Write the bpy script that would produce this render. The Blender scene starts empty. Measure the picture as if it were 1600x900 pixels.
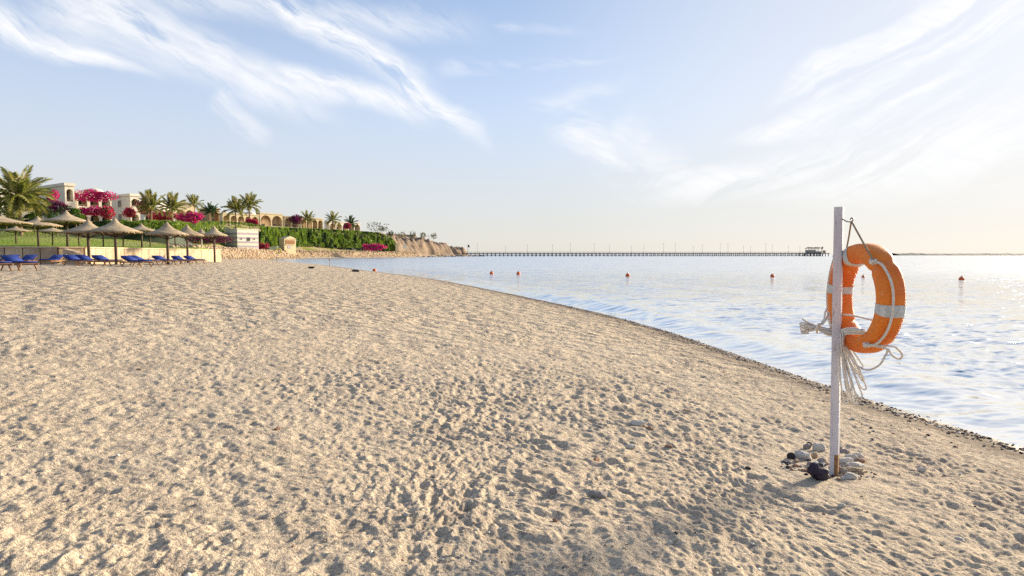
import bpy, bmesh, math, random
import numpy as np
from math import radians as R, sin, cos, pi
from mathutils import Vector, Matrix

S = bpy.context.scene
COL = S.collection
random.seed(7)
RNG = np.random.default_rng(11)

# ------------------------------------------------------------------ camera, exposure
EYE = 1.75
FPX = 978.0
PITCH = math.atan(53 / FPX)
cam = bpy.data.cameras.new('camera'); co = bpy.data.objects.new('camera', cam); COL.objects.link(co)
S.camera = co
co.location = (0, 0, EYE); co.rotation_euler = (pi / 2 - PITCH, 0, 0)
cam.sensor_width = 36; cam.lens = 36 * FPX / 1600; cam.clip_start = 0.05; cam.clip_end = 60000
S.view_settings.view_transform = 'Standard'; S.cycles.use_denoising = False
S.view_settings.look = 'None'
S.view_settings.exposure = 1.48; S.view_settings.gamma = 1
SUN_AZ, SUN_EL = R(52), R(16)


def at(px, py, Y):
    """point at depth Y that the photograph shows at px, py"""
    u = (px - 800) / FPX; v = (450 - py) / FPX
    d = (u, cos(PITCH) + v * sin(PITCH), -sin(PITCH) + v * cos(PITCH))
    k = Y / d[1]
    return Vector((d[0] * k, Y, EYE + d[2] * k))


# ------------------------------------------------------------------ node helper
class NT:
    def __init__(s, nt): s.nt = nt
    def n(s, t, **k):
        o = s.nt.nodes.new(t)
        for a, b in k.items(): setattr(o, a, b)
        return o
    def put(s, sock, v):
        if hasattr(v, 'links') or isinstance(v, bpy.types.NodeSocket): s.nt.links.new(v, sock)
        elif v is not None: sock.default_value = v
    def m(s, op, a, b=None, c=None, clamp=False):
        o = s.n('ShaderNodeMath', operation=op, use_clamp=clamp)
        for i, v in enumerate((a, b, c)):
            if v is not None: s.put(o.inputs[i], v)
        return o.outputs[0]
    def ss(s, x, a, b):
        o = s.n('ShaderNodeMapRange', interpolation_type='SMOOTHSTEP')
        s.put(o.inputs['Value'], x); s.put(o.inputs['From Min'], a); s.put(o.inputs['From Max'], b)
        return o.outputs[0]
    def mix(s, f, a, b, mode='MIX'):
        o = s.n('ShaderNodeMix', data_type='RGBA', blend_type=mode)
        s.put(o.inputs[0], f)
        for i, v in ((6, a), (7, b)):
            s.put(o.inputs[i], tuple(v) + (1,) if isinstance(v, (tuple, list)) and len(v) == 3 else v)
        return o.outputs[2]
    def noise(s, vec, scale, detail=3, rough=.55, dist=0.0):
        o = s.n('ShaderNodeTexNoise'); s.put(o.inputs['Vector'], vec)
        o.inputs['Scale'].default_value = scale; o.inputs['Detail'].default_value = detail
        o.inputs['Roughness'].default_value = rough; o.inputs['Distortion'].default_value = dist
        return o.outputs[0]
    def comb(s, x, y, z=0.0):
        o = s.n('ShaderNodeCombineXYZ')
        for i, v in enumerate((x, y, z)): s.put(o.inputs[i], v)
        return o.outputs[0]
    def scale(s, vec, v):
        o = s.n('ShaderNodeVectorMath', operation='MULTIPLY'); s.put(o.inputs[0], vec); o.inputs[1].default_value = v
        return o.outputs[0]


# ------------------------------------------------------------------ world: sky and cirrus
W = bpy.data.worlds.new('World'); S.world = W; W.use_nodes = True
w = NT(W.node_tree); bg = W.node_tree.nodes['Background']
sk = w.n('ShaderNodeTexSky', sky_type='NISHITA'); sk.sun_disc = False
sk.sun_elevation = SUN_EL; sk.sun_rotation = SUN_AZ
sk.air_density = 1.0; sk.dust_density = 0.35; sk.ozone_density = 3.5
tc = w.n('ShaderNodeTexCoord').outputs['Generated']
sx = w.n('ShaderNodeSeparateXYZ'); w.put(sx.inputs[0], tc)
AZ = w.m('MULTIPLY', w.m('ARCTAN2', sx.outputs[0], sx.outputs[1]), 180 / pi)
EL = w.m('MULTIPLY', w.m('ARCSINE', sx.outputs[2]), 180 / pi)
V_ = w.comb(AZ, EL, 0)
warpn = w.n('ShaderNodeTexNoise'); w.put(warpn.inputs['Vector'], V_); warpn.inputs['Scale'].default_value = .09; warpn.inputs['Detail'].default_value = 4
wv = w.n('ShaderNodeVectorMath', operation='MULTIPLY_ADD'); w.put(wv.inputs[0], warpn.outputs['Color'])
wv.inputs[1].default_value = (7, 4, 0); w.put(wv.inputs[2], V_)
wo = w.n('ShaderNodeVectorMath', operation='SUBTRACT'); w.put(wo.inputs[0], wv.outputs[0]); wo.inputs[1].default_value = (3.5, 2, 0)
sw = w.n('ShaderNodeSeparateXYZ'); w.put(sw.inputs[0], wo.outputs[0])
AZw, ELw = sw.outputs[0], sw.outputs[1]


def rotnoise(ang, sx_, sy_, detail=6, seed=0.0, rough=.6):
    c_, s_ = cos(R(ang)), sin(R(ang))
    a = w.m('ADD', w.m('MULTIPLY', AZw, c_), w.m('MULTIPLY', ELw, s_))
    b = w.m('ADD', w.m('MULTIPLY', AZw, -s_), w.m('MULTIPLY', ELw, c_))
    return w.noise(w.comb(w.m('MULTIPLY', a, sx_), w.m('MULTIPLY', b, sy_), seed), 1.0, detail, rough)


def azel(px, py):
    d = at(px, py, 100) - Vector((0, 0, EYE)); d.normalize()
    return math.degrees(math.atan2(d.x, d.y)), math.degrees(math.asin(d.z))


def streak(p0, p1, w0, w1, fade0=.15, fade1=.25):
    (a0, e0), (a1, e1) = azel(*p0), azel(*p1)
    L = math.hypot(a1 - a0, e1 - e0); ux, uy = (a1 - a0) / L, (e1 - e0) / L
    dx = w.m('SUBTRACT', AZw, a0); dy = w.m('SUBTRACT', ELw, e0)
    s_ = w.m('DIVIDE', w.m('ADD', w.m('MULTIPLY', dx, ux), w.m('MULTIPLY', dy, uy)), L)
    t_ = w.m('ABSOLUTE', w.m('ADD', w.m('MULTIPLY', dx, -uy), w.m('MULTIPLY', dy, ux)))
    wd = w.m('MAXIMUM', w.m('MULTIPLY_ADD', s_, w1 - w0, w0), .3)
    core = w.ss(w.m('DIVIDE', t_, wd), 1.0, 0.0)
    return w.m('MULTIPLY', core, w.m('MULTIPLY', w.ss(s_, -fade0, fade0), w.ss(s_, 1 + fade1, 1 - fade1)))


def group(streaks, noise, lo, hi, gain):
    tot = None
    for s_ in streaks:
        v = w.m('MULTIPLY', streak(*s_[:4]), s_[4])
        tot = v if tot is None else w.m('MAXIMUM', tot, v)
    return w.m('MULTIPLY', w.m('MULTIPLY', tot, w.ss(noise, lo, hi)), gain)


nzL = rotnoise(-30, .13, .60, 8, 3.1, .66)
nzL2 = rotnoise(-12, .12, .5, 6, 9.3)
nzR = rotnoise(24, .06, .5, 8, 5.7, .64)
cl1 = group([((-20, 10), (215, 110), 2.2, .7, 1.0), ((90, -20), (480, 165), 4.8, 2.2, .85), ((300, 90), (560, 160), 3.0, 1.2, .8),
             ((390, -20), (640, 130), 1.7, 2.4, 1.0), ((560, 80), (735, 210), 2.6, 1.3, 1.0), ((430, 110), (660, 185), 1.1, 1.6, .9),
             ((330, 150), (410, 215), 2.2, 1.2, .55), ((200, -20), (700, 40), 2.5, 2.0, .55)], nzL, .30, .52, 1.0)
cl2 = group([((560, 20), (860, 45), 1.5, .6, .5), ((690, 105), (920, 92), 1.2, .4, .5), ((820, 180), (960, 130), 1.5, 1.2, .35),
             ((880, 180), (1000, 290), 3.0, 2.2, .75), ((960, 200), (1060, 275), 3.2, 1.5, .55)], nzL2, .36, .60, 1.0)
cl3 = group([((1230, 150), (1700, -60), 1.6, 8.0, 1.0), ((1150, 215), (1700, 70), 1.0, 6.0, .8), ((1050, 300), (1700, 190), 1.6, 6.0, .9),
             ((1000, 285), (1180, 265), .8, 1.2, .6)], nzR, .38, .58, 1.0)
# cirrus goes on round the rest of the sky, thinly
cl4 = w.m('MULTIPLY', w.ss(rotnoise(-20, .035, .12, 7, 1.7), .52, .75), .4)
outside = w.ss(w.m('ABSOLUTE', AZ), 40, 60)
cl4 = w.m('MULTIPLY', cl4, outside)
cloud = w.m('MAXIMUM', w.m('MAXIMUM', cl1, cl2), w.m('MAXIMUM', cl3, cl4))
fine = rotnoise(-24, .30, 1.3, 5, 2.2, .65)
cloud = w.m('MULTIPLY', cloud, w.m('MULTIPLY_ADD', w.ss(fine, .30, .62), .38, .62))
cloud = w.m('MULTIPLY', cloud, .97, clamp=True)
gm = w.n('ShaderNodeGamma'); w.put(gm.inputs[0], sk.outputs[0]); gm.inputs[1].default_value = .64
hs = w.n('ShaderNodeHueSaturation'); w.put(hs.inputs['Color'], gm.outputs[0]); hs.inputs['Saturation'].default_value = 1.22
skyc = w.mix(1.0, hs.outputs[0], (1.0, .98, 1.08), 'MULTIPLY')
# thin even veil of high haze, denser towards the horizon
veil = w.m('MULTIPLY_ADD', w.ss(EL, 27, 2), .55, .22)
skyc = w.mix(veil, skyc, w.mix(w.ss(EL, 16, 1), (3.0, 3.25, 3.75), (2.85, 2.77, 2.60)))
# wide pale aureole of the sun behind thin cirrus
dt = w.n('ShaderNodeVectorMath', operation='DOT_PRODUCT'); w.put(dt.inputs[0], tc); dt.inputs[1].default_value = (sin(SUN_AZ) * cos(SUN_EL), cos(SUN_AZ) * cos(SUN_EL), sin(SUN_EL))
skyc = w.mix(w.m('MULTIPLY', w.ss(dt.outputs['Value'], .60, 1.02), .55), skyc, (3.45, 3.35, 3.15))
skyc = w.mix(cloud, skyc, (3.72, 3.72, 3.74))
w.put(bg.inputs[0], skyc); bg.inputs[1].default_value = 0.1

sun = bpy.data.lights.new('sun', 'SUN'); sun.energy = 3.6; sun.angle = R(9); sun.color = (1, .85, .63)
so = bpy.data.objects.new('sun', sun); COL.objects.link(so)
sd = Vector((sin(SUN_AZ) * cos(SUN_EL), cos(SUN_AZ) * cos(SUN_EL), sin(SUN_EL)))
so.rotation_euler = sd.to_track_quat('Z', 'Y').to_euler(); so.location = (30, 20, 40)


# ------------------------------------------------------------------ materials
def principled(name):
    m = bpy.data.materials.new(name); m.use_nodes = True
    return m, NT(m.node_tree), m.node_tree.nodes['Principled BSDF']


def pm(name, c1, c2=None, scale=5, rough=.7, bump=0, bscale=40, spec=.3, detail=4, lo=.35, hi=.65, metal=0, rnd=0, stretch=(1, 1, 1), scuff=None):
    m, t, b = principled(name)
    tcn = t.n('ShaderNodeTexCoord').outputs['Object']
    if stretch != (1, 1, 1): tcn = t.scale(tcn, stretch)
    c2 = c2 or tuple(x * .75 for x in c1)
    col = t.mix(t.ss(t.noise(tcn, scale, detail), lo, hi), c1, c2)
    if scuff: col = t.mix(t.m('MULTIPLY', t.ss(t.noise(tcn, 26, 7, .72), .57, .68), .75), col, scuff)
    if rnd:
        oi = t.n('ShaderNodeObjectInfo').outputs['Random']
        hv = t.n('ShaderNodeHueSaturation'); t.put(hv.inputs['Color'], col)
        t.put(hv.inputs['Value'], t.m('MULTIPLY_ADD', oi, rnd, 1 - rnd / 2))
        t.put(hv.inputs['Hue'], t.m('MULTIPLY_ADD', oi, .03 * rnd, .5 - .015 * rnd))
        col = hv.outputs[0]
    t.put(b.inputs['Base Color'], col)
    b.inputs['Roughness'].default_value = rough; b.inputs['Specular IOR Level'].default_value = spec; b.inputs['Metallic'].default_value = metal
    if bump:
        bp = t.n('ShaderNodeBump'); bp.inputs['Strength'].default_value = bump; bp.inputs['Distance'].default_value = .02
        t.put(bp.inputs['Height'], t.noise(tcn, bscale, 4)); t.put(b.inputs['Normal'], bp.outputs[0])
    return m


def leafmat(name, c1, c2, c3=None, scale=.8, trans=.3, lo=.38, hi=.62):
    m, t, b = principled(name)
    tcn = t.n('ShaderNodeTexCoord').outputs['Object']
    col = t.mix(t.ss(t.noise(tcn, scale, 3), lo, hi), c1, c2)
    if c3: col = t.mix(t.ss(t.noise(tcn, scale * 7, 2), .52, .68), col, c3)
    t.put(b.inputs['Base Color'], col); b.inputs['Roughness'].default_value = .55; b.inputs['Specular IOR Level'].default_value = .25
    tr = t.n('ShaderNodeBsdfTranslucent'); t.put(tr.inputs[0], t.mix(1, col, (1.3, 1.35, .7), 'MULTIPLY'))
    mx = t.n('ShaderNodeMixShader'); mx.inputs[0].default_value = trans
    t.put(mx.inputs[1], b.outputs[0]); t.put(mx.inputs[2], tr.outputs[0])
    t.put(m.node_tree.nodes['Material Output'].inputs[0], mx.outputs[0])
    return m


M = {}
M['wall'] = pm('cream_render', (.70, .64, .53), (.63, .56, .45), 1.2, .85, .1, 30)
M['wall_y'] = pm('yellow_render', (.66, .54, .34), (.58, .46, .27), 1.0, .85, .1, 30)
M['wall_w'] = pm('white_render', (.72, .69, .62), (.66, .62, .55), 1.0, .85, .1, 30)
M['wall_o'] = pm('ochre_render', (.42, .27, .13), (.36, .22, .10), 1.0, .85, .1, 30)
M['room'] = pm('loggia_shade_plaster', (.50, .34, .19), (.42, .27, .14), .8, .9)  # loggia back wall, its recess shade put into a darker colour
M['glass'] = pm('window_glass', (.05, .06, .08), (.03, .04, .05), 3, .12, spec=.6)
M['frame'] = pm('painted_wood_frame', (.30, .20, .12), None, 6, .6)
M['thatch'] = pm('pale_thatch', (.44, .35, .24), (.31, .24, .16), 3, .95, .8, 25, .1, 6, stretch=(1, 1, 3), rnd=.25)
M['thatchrim'] = pm('dry_fringe', (.36, .27, .17), (.25, .18, .11), 8, .95, .6, 40, .1)
M['pole'] = pm('dark_pole', (.085, .055, .04), (.13, .09, .06), 6, .7, .3, 30)
M['polew'] = pm('pale_pole', (.55, .50, .43), None, 6, .7)
M['teak'] = pm('oiled_teak', (.36, .19, .08), (.25, .12, .05), 12, .5, stretch=(1, 6, 6))
M['blue'] = pm('blue_canvas', (.015, .040, .23), (.012, .03, .17), 3, .75, .3, 60)
M['stonewall'] = pm('sandstone_panel', (.55, .43, .29), (.43, .32, .21), 2.5, .9, .5, 18, .1, rnd=.3)
M['stonecap'] = pm('sandstone_cap', (.60, .48, .33), (.48, .37, .25), 3, .9, .3, 18, .1)
M['joint'] = pm('wall_batten', (.16, .10, .07), None, 5, .8)
M['hut'] = pm('hut_cream', (.74, .68, .54), (.68, .61, .47), 1.5, .8)
M['hutband'] = pm('hut_lilac_band', (.44, .37, .41), (.38, .32, .37), 1.5, .8)
M['dark'] = pm('dark_opening', (.03, .025, .02), None, 4, .7)
M['shutter'] = pm('brown_shutter', (.30, .13, .04), (.24, .10, .03), 5, .6)
M['white'] = pm('white_paint', (.62, .60, .63), (.50, .47, .50), 9, .55, .18, 40, lo=.3, hi=.75, stretch=(1, 1, .25), scuff=(.30, .25, .22))
M['yellow'] = pm('yellow_paint', (.68, .55, .12), None, 4, .5)
M['hook'] = pm('galvanised_steel', (.30, .29, .28), (.2, .17, .14), 30, .4, metal=.8)
M['orange'] = pm('orange_plastic', (.76, .20, .012), (.64, .12, .010), 4, .48, .15, 60, .35, lo=.35, hi=.7, scuff=(.62, .30, .13))
M['band'] = pm('reflective_tape', (.58, .60, .58), (.44, .46, .45), 25, .45, .2, 120)
M['rope'] = pm('white_rope', (.90, .86, .79), (.80, .74, .65), 30, .85, .8, 180)
M['cord'] = pm('tan_cord', (.42, .32, .21), (.34, .24, .15), 30, .85, .8, 180)
M['buoy'] = pm('orange_buoy', (.70, .15, .03), (.52, .09, .03), 4, .5)
M['pier'] = pm('weathered_timber', (.14, .13, .12), (.09, .085, .08), 3, .85)
M['pierroof'] = pm('pier_roof', (.30, .25, .15), None, 2, .9)
M['pierwall'] = pm('pier_wall', (.45, .40, .36), None, 2, .9)
M['trunk'] = pm('palm_trunk', (.30, .21, .13), (.19, .13, .08), 6, .95, 1.0, 14, .1, stretch=(1, 1, 4))
M['frond'] = leafmat('palm_frond', (.16, .19, .055), (.28, .27, .10), (.42, .34, .15), 1.2, .3)
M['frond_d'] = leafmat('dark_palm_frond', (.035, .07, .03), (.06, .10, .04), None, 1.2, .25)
M['hedge'] = leafmat('hedge_leaves', (.075, .15, .022), (.19, .27, .04), (.30, .36, .07), .35, .3)
M['shrub'] = leafmat('shrub_leaves', (.05, .11, .02), (.12, .20, .03), (.18, .26, .04), 1.1, .3)
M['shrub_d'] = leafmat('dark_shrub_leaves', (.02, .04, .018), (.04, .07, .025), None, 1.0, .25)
M['boug'] = leafmat('magenta_bracts', (.66, .012, .27), (.48, .010, .19), (.75, .06, .36), 1.2, .35)
M['boug_r'] = leafmat('red_bracts', (.52, .02, .10), (.33, .015, .09), (.60, .05, .19), 1.2, .35)
M['boug_p'] = leafmat('purple_shaded_bracts', (.20, .012, .12), (.11, .012, .08), (.32, .02, .18), .8, .3)  # purple bloom; its dark tone also paints shadow on the long hedge
M['scrub'] = leafmat('dry_scrub', (.06, .07, .035), (.11, .10, .05), None, .5, .2)
M['stone_w'] = pm('white_coral_stone', (.82, .77, .67), (.64, .58, .49), 16, .85, .7, 60, .2)
M['stone_b'] = pm('tan_stone', (.50, .38, .26), (.36, .27, .19), 14, .85, .6, 60, .2)
M['stone_r'] = pm('rust_red_stone', (.40, .24, .16), (.28, .16, .11), 16, .8, .5, 60, .2)
M['stone_g'] = pm('grey_stone', (.40, .36, .33), (.27, .24, .22), 16, .85, .6, 60, .2)
M['stone_d'] = pm('dark_stone', (.07, .055, .055), (.035, .028, .035), 20, .8, .6, 60, .2)
M['lump'] = pm('purple_black_rock', (.10, .07, .15), (.02, .014, .024), 26, .55, 1.0, 45, .4)
M['rust'] = pm('bare_worn_wood', (.36, .20, .09), (.22, .11, .05), 30, .8, .6, 80)
M['reef'] = pm('reef_rock', (.06, .06, .06), (.10, .10, .10), .2, .8)
M['foam'] = pm('surf_foam', (.80, .80, .80), None, .5, .7)
M['rubble'] = pm('embankment_stone', (.46, .34, .22), (.34, .24, .16), .35, .95, .4, 8, .1, lo=.4, hi=.6)


# ------------------------------------------------------------------ mesh helpers
def mesh_np(name, V, F, m=None, parent=None, smooth=False, link=True, mats=None, midx=None):
    V = np.asarray(V, np.float32); F = np.asarray(F, np.int32)
    me = bpy.data.meshes.new(name); n = F.shape[1]
    me.vertices.add(len(V)); me.vertices.foreach_set('co', V.ravel())
    me.loops.add(F.size); me.loops.foreach_set('vertex_index', F.ravel())
    me.polygons.add(len(F)); me.polygons.foreach_set('loop_start', np.arange(0, F.size, n, dtype=np.int32))
    me.polygons.foreach_set('loop_total', np.full(len(F), n, np.int32))
    if smooth: me.polygons.foreach_set('use_smooth', np.ones(len(F), bool))
    if mats:
        for q in mats: me.materials.append(q)
        me.polygons.foreach_set('material_index', np.asarray(midx, np.int32))
    elif m: me.materials.append(m)
    me.update(calc_edges=True)
    if not link: return me
    return link_me(name, me, parent)


def link_me(name, me, parent=None):
    o = bpy.data.objects.new(name, me); COL.objects.link(o)
    if parent: o.parent = parent
    return o


class MB:
    """collects primitives, builds ONE mesh"""
    def __init__(s): s.v = []; s.f = []; s.sm = []
    def add(s, vs, fs, smooth=False, M4=None):
        b = len(s.v)
        s.v += [tuple(M4 @ Vector(v)) for v in vs] if M4 else [tuple(v) for v in vs]
        s.f += [tuple(i + b for i in f) for f in fs]; s.sm += [smooth] * len(fs)
        return s
    def box(s, c, d, rz=0, M4=None, taper=1.0):
        x, y, z = d[0] / 2, d[1] / 2, d[2] / 2
        vs = [(-x, -y, -z), (x, -y, -z), (x, y, -z), (-x, y, -z)] + [(a * taper, b * taper, z) for a, b in ((-x, -y), (x, -y), (x, y), (-x, y))]
        T = Matrix.Translation(c) @ Matrix.Rotation(rz, 4, 'Z')
        if M4: T = M4 @ T
        return s.add(vs, [(3, 2, 1, 0), (4, 5, 6, 7), (0, 1, 5, 4), (1, 2, 6, 5), (2, 3, 7, 6), (3, 0, 4, 7)], False, T)
    def tube(s, pts, r, n=6, closed=False, cap=True):
        P = [Vector(p) for p in pts]; k = len(P); rr = r if isinstance(r, (list, tuple)) else [r] * k
        vs = []; up = None
        for i, p in enumerate(P):
            a = P[(i - 1) % k] if (i or closed) else p; b = P[(i + 1) % k] if (i < k - 1 or closed) else p
            t = (b - a); t = t.normalized() if t.length > 1e-9 else Vector((0, 0, 1))
            if up is None: up = t.orthogonal().normalized()
            up = (up - t * up.dot(t)); up = up.normalized() if up.length > 1e-6 else t.orthogonal().normalized()
            sd_ = t.cross(up)
            for j in range(n):
                q = 2 * pi * j / n; vs.append(p + (up * cos(q) + sd_ * sin(q)) * rr[i])
        fs = []
        for i in range(k if closed else k - 1):
            for j in range(n):
                fs.append((i * n + j, i * n + (j + 1) % n, ((i + 1) % k) * n + (j + 1) % n, ((i + 1) % k) * n + j))
        if cap and not closed: fs += [tuple(range(n))[::-1], tuple((k - 1) * n + j for j in range(n))]
        return s.add(vs, fs, True)
    def lathe(s, prof, n=20, M4=None, jit=0, smooth=True):
        vs = []; k = len(prof)
        for i, (r, z) in enumerate(prof):
            for j in range(n):
                q = 2 * pi * j / n; e = 1 + (random.uniform(-jit, jit) if jit else 0)
                vs.append((r * cos(q) * e, r * sin(q) * e, z))
        fs = [(i * n + j, i * n + (j + 1) % n, (i + 1) * n + (j + 1) % n, (i + 1) * n + j) for i in range(k - 1) for j in range(n)]
        return s.add(vs, fs, smooth, M4)
    def build(s, name, m, parent=None):
        me = s.mesh(name, m); return link_me(name, me, parent)
    def mesh(s, name, m):
        me = bpy.data.meshes.new(name); me.from_pydata(s.v, [], s.f)
        me.polygons.foreach_set('use_smooth', s.sm); me.materials.append(m); me.update()
        return me


def tag(o, label, cat, group=None, kind=None):
    if label: o['label'] = label
    if cat: o['category'] = cat
    if group: o['group'] = group
    if kind: o['kind'] = kind
    return o


def thing(name, label, cat, loc=(0, 0, 0), rz=0, group=None):
    o = bpy.data.objects.new(name, None); COL.objects.link(o); o.empty_display_size = .2
    o.location = loc; o.rotation_euler = (0, 0, rz)
    return tag(o, label, cat, group)


def dup(root, loc, rz, label=None, scale=None):
    r = root.copy(); COL.objects.link(r); r.location = loc; r.rotation_euler = (0, 0, rz)
    if scale: r.scale = scale
    if label: r['label'] = label
    for ch in list(root.children):
        c = ch.copy(); COL.objects.link(c); c.parent = r
        for g in list(ch.children):
            d = g.copy(); COL.objects.link(d); d.parent = c
    return r


def spline(pts, n=8, closed=False):
    P = [Vector(p) for p in pts]; k = len(P); out = []
    for i in range(k if closed else k - 1):
        g = lambda j: P[j % k] if closed else P[max(0, min(k - 1, j))]
        p0, p1, p2, p3 = g(i - 1), g(i), g(i + 1), g(i + 2)
        for q in range(n):
            t = q / n
            out.append(.5 * ((2 * p1) + (p2 - p0) * t + (2 * p0 - 5 * p1 + 4 * p2 - p3) * t * t + (3 * p1 - p0 - 3 * p2 + p3) * t ** 3))
    if not closed: out.append(P[-1])
    return out


# ------------------------------------------------------------------ numpy noise and distance
def _h(ix, iy, s):
    n = (ix.astype(np.int64) * 374761393 + iy.astype(np.int64) * 668265263 + s * 1442695041) & 0xffffffff
    n = ((n ^ (n >> 13)) * 1274126177) & 0xffffffff
    return ((n ^ (n >> 16)) & 0xffff) / 65535.0


def vn(x, y, s=0):
    ix = np.floor(x); iy = np.floor(y); fx = x - ix; fy = y - iy
    ux = fx * fx * fx * (fx * (fx * 6 - 15) + 10); uy = fy * fy * fy * (fy * (fy * 6 - 15) + 10)
    a = _h(ix, iy, s); b = _h(ix + 1, iy, s); c = _h(ix, iy + 1, s); d = _h(ix + 1, iy + 1, s)
    return (a + (b - a) * ux + (c - a) * uy + (a - b - c + d) * ux * uy) * 2 - 1


def fbm(x, y, s=0, o=4, g=.5):
    t = 0; a = 1
    for i in range(o):
        t = t + a * vn(x * 2 ** i + 17.3 * i, y * 2 ** i - 9.1 * i, s + i); a *= g
    return t


def sst(x, a, b):
    t = np.clip((x - a) / (b - a), 0, 1); return t * t * (3 - 2 * t)


def sdist(x, y, poly):
    """signed distance, positive inside the closed polygon"""
    P = np.array(poly, float); best = np.full(x.shape, 1e18); ins = np.zeros(x.shape, bool)
    for i in range(len(P)):
        ax, ay = P[i]; bx, by = P[(i + 1) % len(P)]
        ex, ey = bx - ax, by - ay; t = np.clip(((x - ax) * ex + (y - ay) * ey) / (ex * ex + ey * ey), 0, 1)
        best = np.minimum(best, (x - ax - t * ex) ** 2 + (y - ay - t * ey) ** 2)
        if ay != by:
            c = ((ay > y) != (by > y)) & (x < (bx - ax) * (y - ay) / (by - ay) + ax); ins ^= c
    return np.where(ins, 1, -1) * np.sqrt(best)


SHORE = [(30, -400), (7.0, -30), (5.9, -5), (5.3, 2), (4.95, 4.4), (4.62, 5.65), (4.3, 7.35), (3.95, 10.5), (3.24, 15.8), (1.2, 23.4), (-4.07, 39.8),
         (-10.2, 55), (-17.5, 71), (-30, 100), (-41, 122), (-57, 155), (-71, 184), (-77, 200), (-81, 222), (-81, 250), (-70, 290), (-59, 325), (-50, 360),
         (-41, 438), (-33, 500), (-50, 600), (-180, 900), (-3000, 1500), (-3000, -400)]
# smooth the nearer shoreline with a spline
_sp = [(p.x, p.y) for p in spline([(a, b, 0) for a, b in SHORE[1:24]], 4)]
SHORE = SHORE[:1] + _sp + SHORE[24:]
BACK = [(-90, 34), (-45, 35.5), (-30.5, 37), (-27.4, 38.5), (-27.6, 50), (-28.7, 60), (-34, 68), (-50, 105), (-66, 160), (-80, 205), (-84.5, 228), (-85.5, 258), (-73, 295),
        (-62, 330), (-53, 365), (-44, 440), (-36, 500), (-60, 620), (-200, 900), (-3000, 1500), (-3000, 34)]


def terrain(x, y, full=False):
    x = np.asarray(x, float); y = np.asarray(y, float)
    d = sdist(x, y, SHORE); b = sdist(x, y, BACK)
    t = sst(y, 68, 130)
    plate = 1.12 + .25 * sst(y, 40, 60) - .5 * sst(y, 75, 130)
    s = .072 * d; k = .35
    hh = np.clip(.5 + .5 * (plate - s) / k, 0, 1)
    zb = plate * (1 - hh) + s * hh - k * hh * (1 - hh) + .0
    zb = np.where(d < 0, np.maximum(.10 * d, -3), np.where(d < 2, .072 * d, zb))
    bb = np.maximum(b, 0)
    zn = 2.05 + .014 * np.clip(y - 38, 0, 50) + 4.7 * sst(y, 90, 112) * sst(bb, 3, 14)
    zf = 3.0 + .03 * np.minimum(bb, 40) + (4.2 + 6.3 * sst(y, 120, 290)) * sst(bb, 9, 27)
    # the hill ends before the bare headland
    zf = zf * (1 - sst(y, 345, 400)) + (1.2 + .02 * bb) * sst(y, 345, 400)
    zl = zn * (1 - t) + zf * t
    ramp = .25 + 2.8 * t
    z = np.where(b > 0, zb + (zl - zb) * sst(b, 0, ramp), zb)
    if full: return z, d, b
    return z


def tz(x, y): return float(terrain(np.array([x]), np.array([y]))[0])


def ground(px, Y):
    X = (px - 800) / FPX * Y
    return Vector((X, Y, tz(X, Y)))


# ------------------------------------------------------------------ the beach: one sheet out to the horizon
def polar(az, r):
    A, Rr = np.meshgrid(az, r); return (Rr * np.sin(A)), (Rr * np.cos(A))


def grid_faces(nr, na, keep=None, closed=False):
    i = np.arange(nr - 1)[:, None] * na + np.arange(na - 1)[None, :]
    F = np.stack([i, i + 1, i + 1 + na, i + na], -1).reshape(-1, 4)[:, ::-1]
    return F


az = np.radians(np.concatenate([np.arange(-180, -44, 4.0), np.arange(-44, 44, .105), np.arange(44, 180.1, 4.0)]))
rr = np.concatenate([[.02, .5, 1.0, 1.5, 1.9], 1 / np.linspace(1 / 2.2, 1 / 70, 720), np.geomspace(72, 420, 240), np.geomspace(450, 6000, 14)])
X, Y = polar(az, rr); sh = X.shape
x, y = X.ravel(), Y.ravel()
z, D, B = terrain(x, y, True)
rad = np.hypot(x, y); dr = np.maximum(rad ** 2 / (626 * 1.6) * .62, rad * .0018)
near = (rad < 72) & (D > -2) & (B < .2)
xi, yi, di, dri, radi = x[near], y[near], D[near], dr[near], rad[near]


def lod(lam): return np.clip((lam / dri - .7) / 1.3, 0, 1)


mic = np.zeros(len(xi))
xo, yo = xi, yi
xs_ = xi + .16 * fbm(xi / .9, yi / 1.2, 81, 2); ys_ = yi / 1.25 + .12 * fbm(xi / .8 + 9, yi / 1.1, 83, 2)
smooth_zone = 1 - .72 * sst(radi, 16, 27) * sst(-xi, 6, 13)
patch = np.clip(.80 + .55 * vn(xi * .7, yi * .45, 71) + .35 * vn(xi * 1.9, yi * 1.2, 72), .62, 1.35)
mic += lod(1.1) * .024 * fbm(xi / 1.1, yi / 1.1, 5, 2)
rid = 1 - np.abs(fbm(xs_ / .38 + .4 * vn(xi * 2, yi * 2, 3), ys_ / .38, 21, 3, .55))
mic += lod(.4) * .0125 * (rid - .6) * patch
mic += lod(.2) * .022 * (.9 - np.abs(fbm(xs_ / .135, ys_ / .135, 33, 3, .6))) * patch
mic += lod(.08) * .0125 * fbm(xs_ / .06, ys_ / .06, 44, 3, .65) * (.6 + .5 * patch)
mic += lod(.05) * .0062 * vn(xi / .04, yi / .05, 55)
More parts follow.
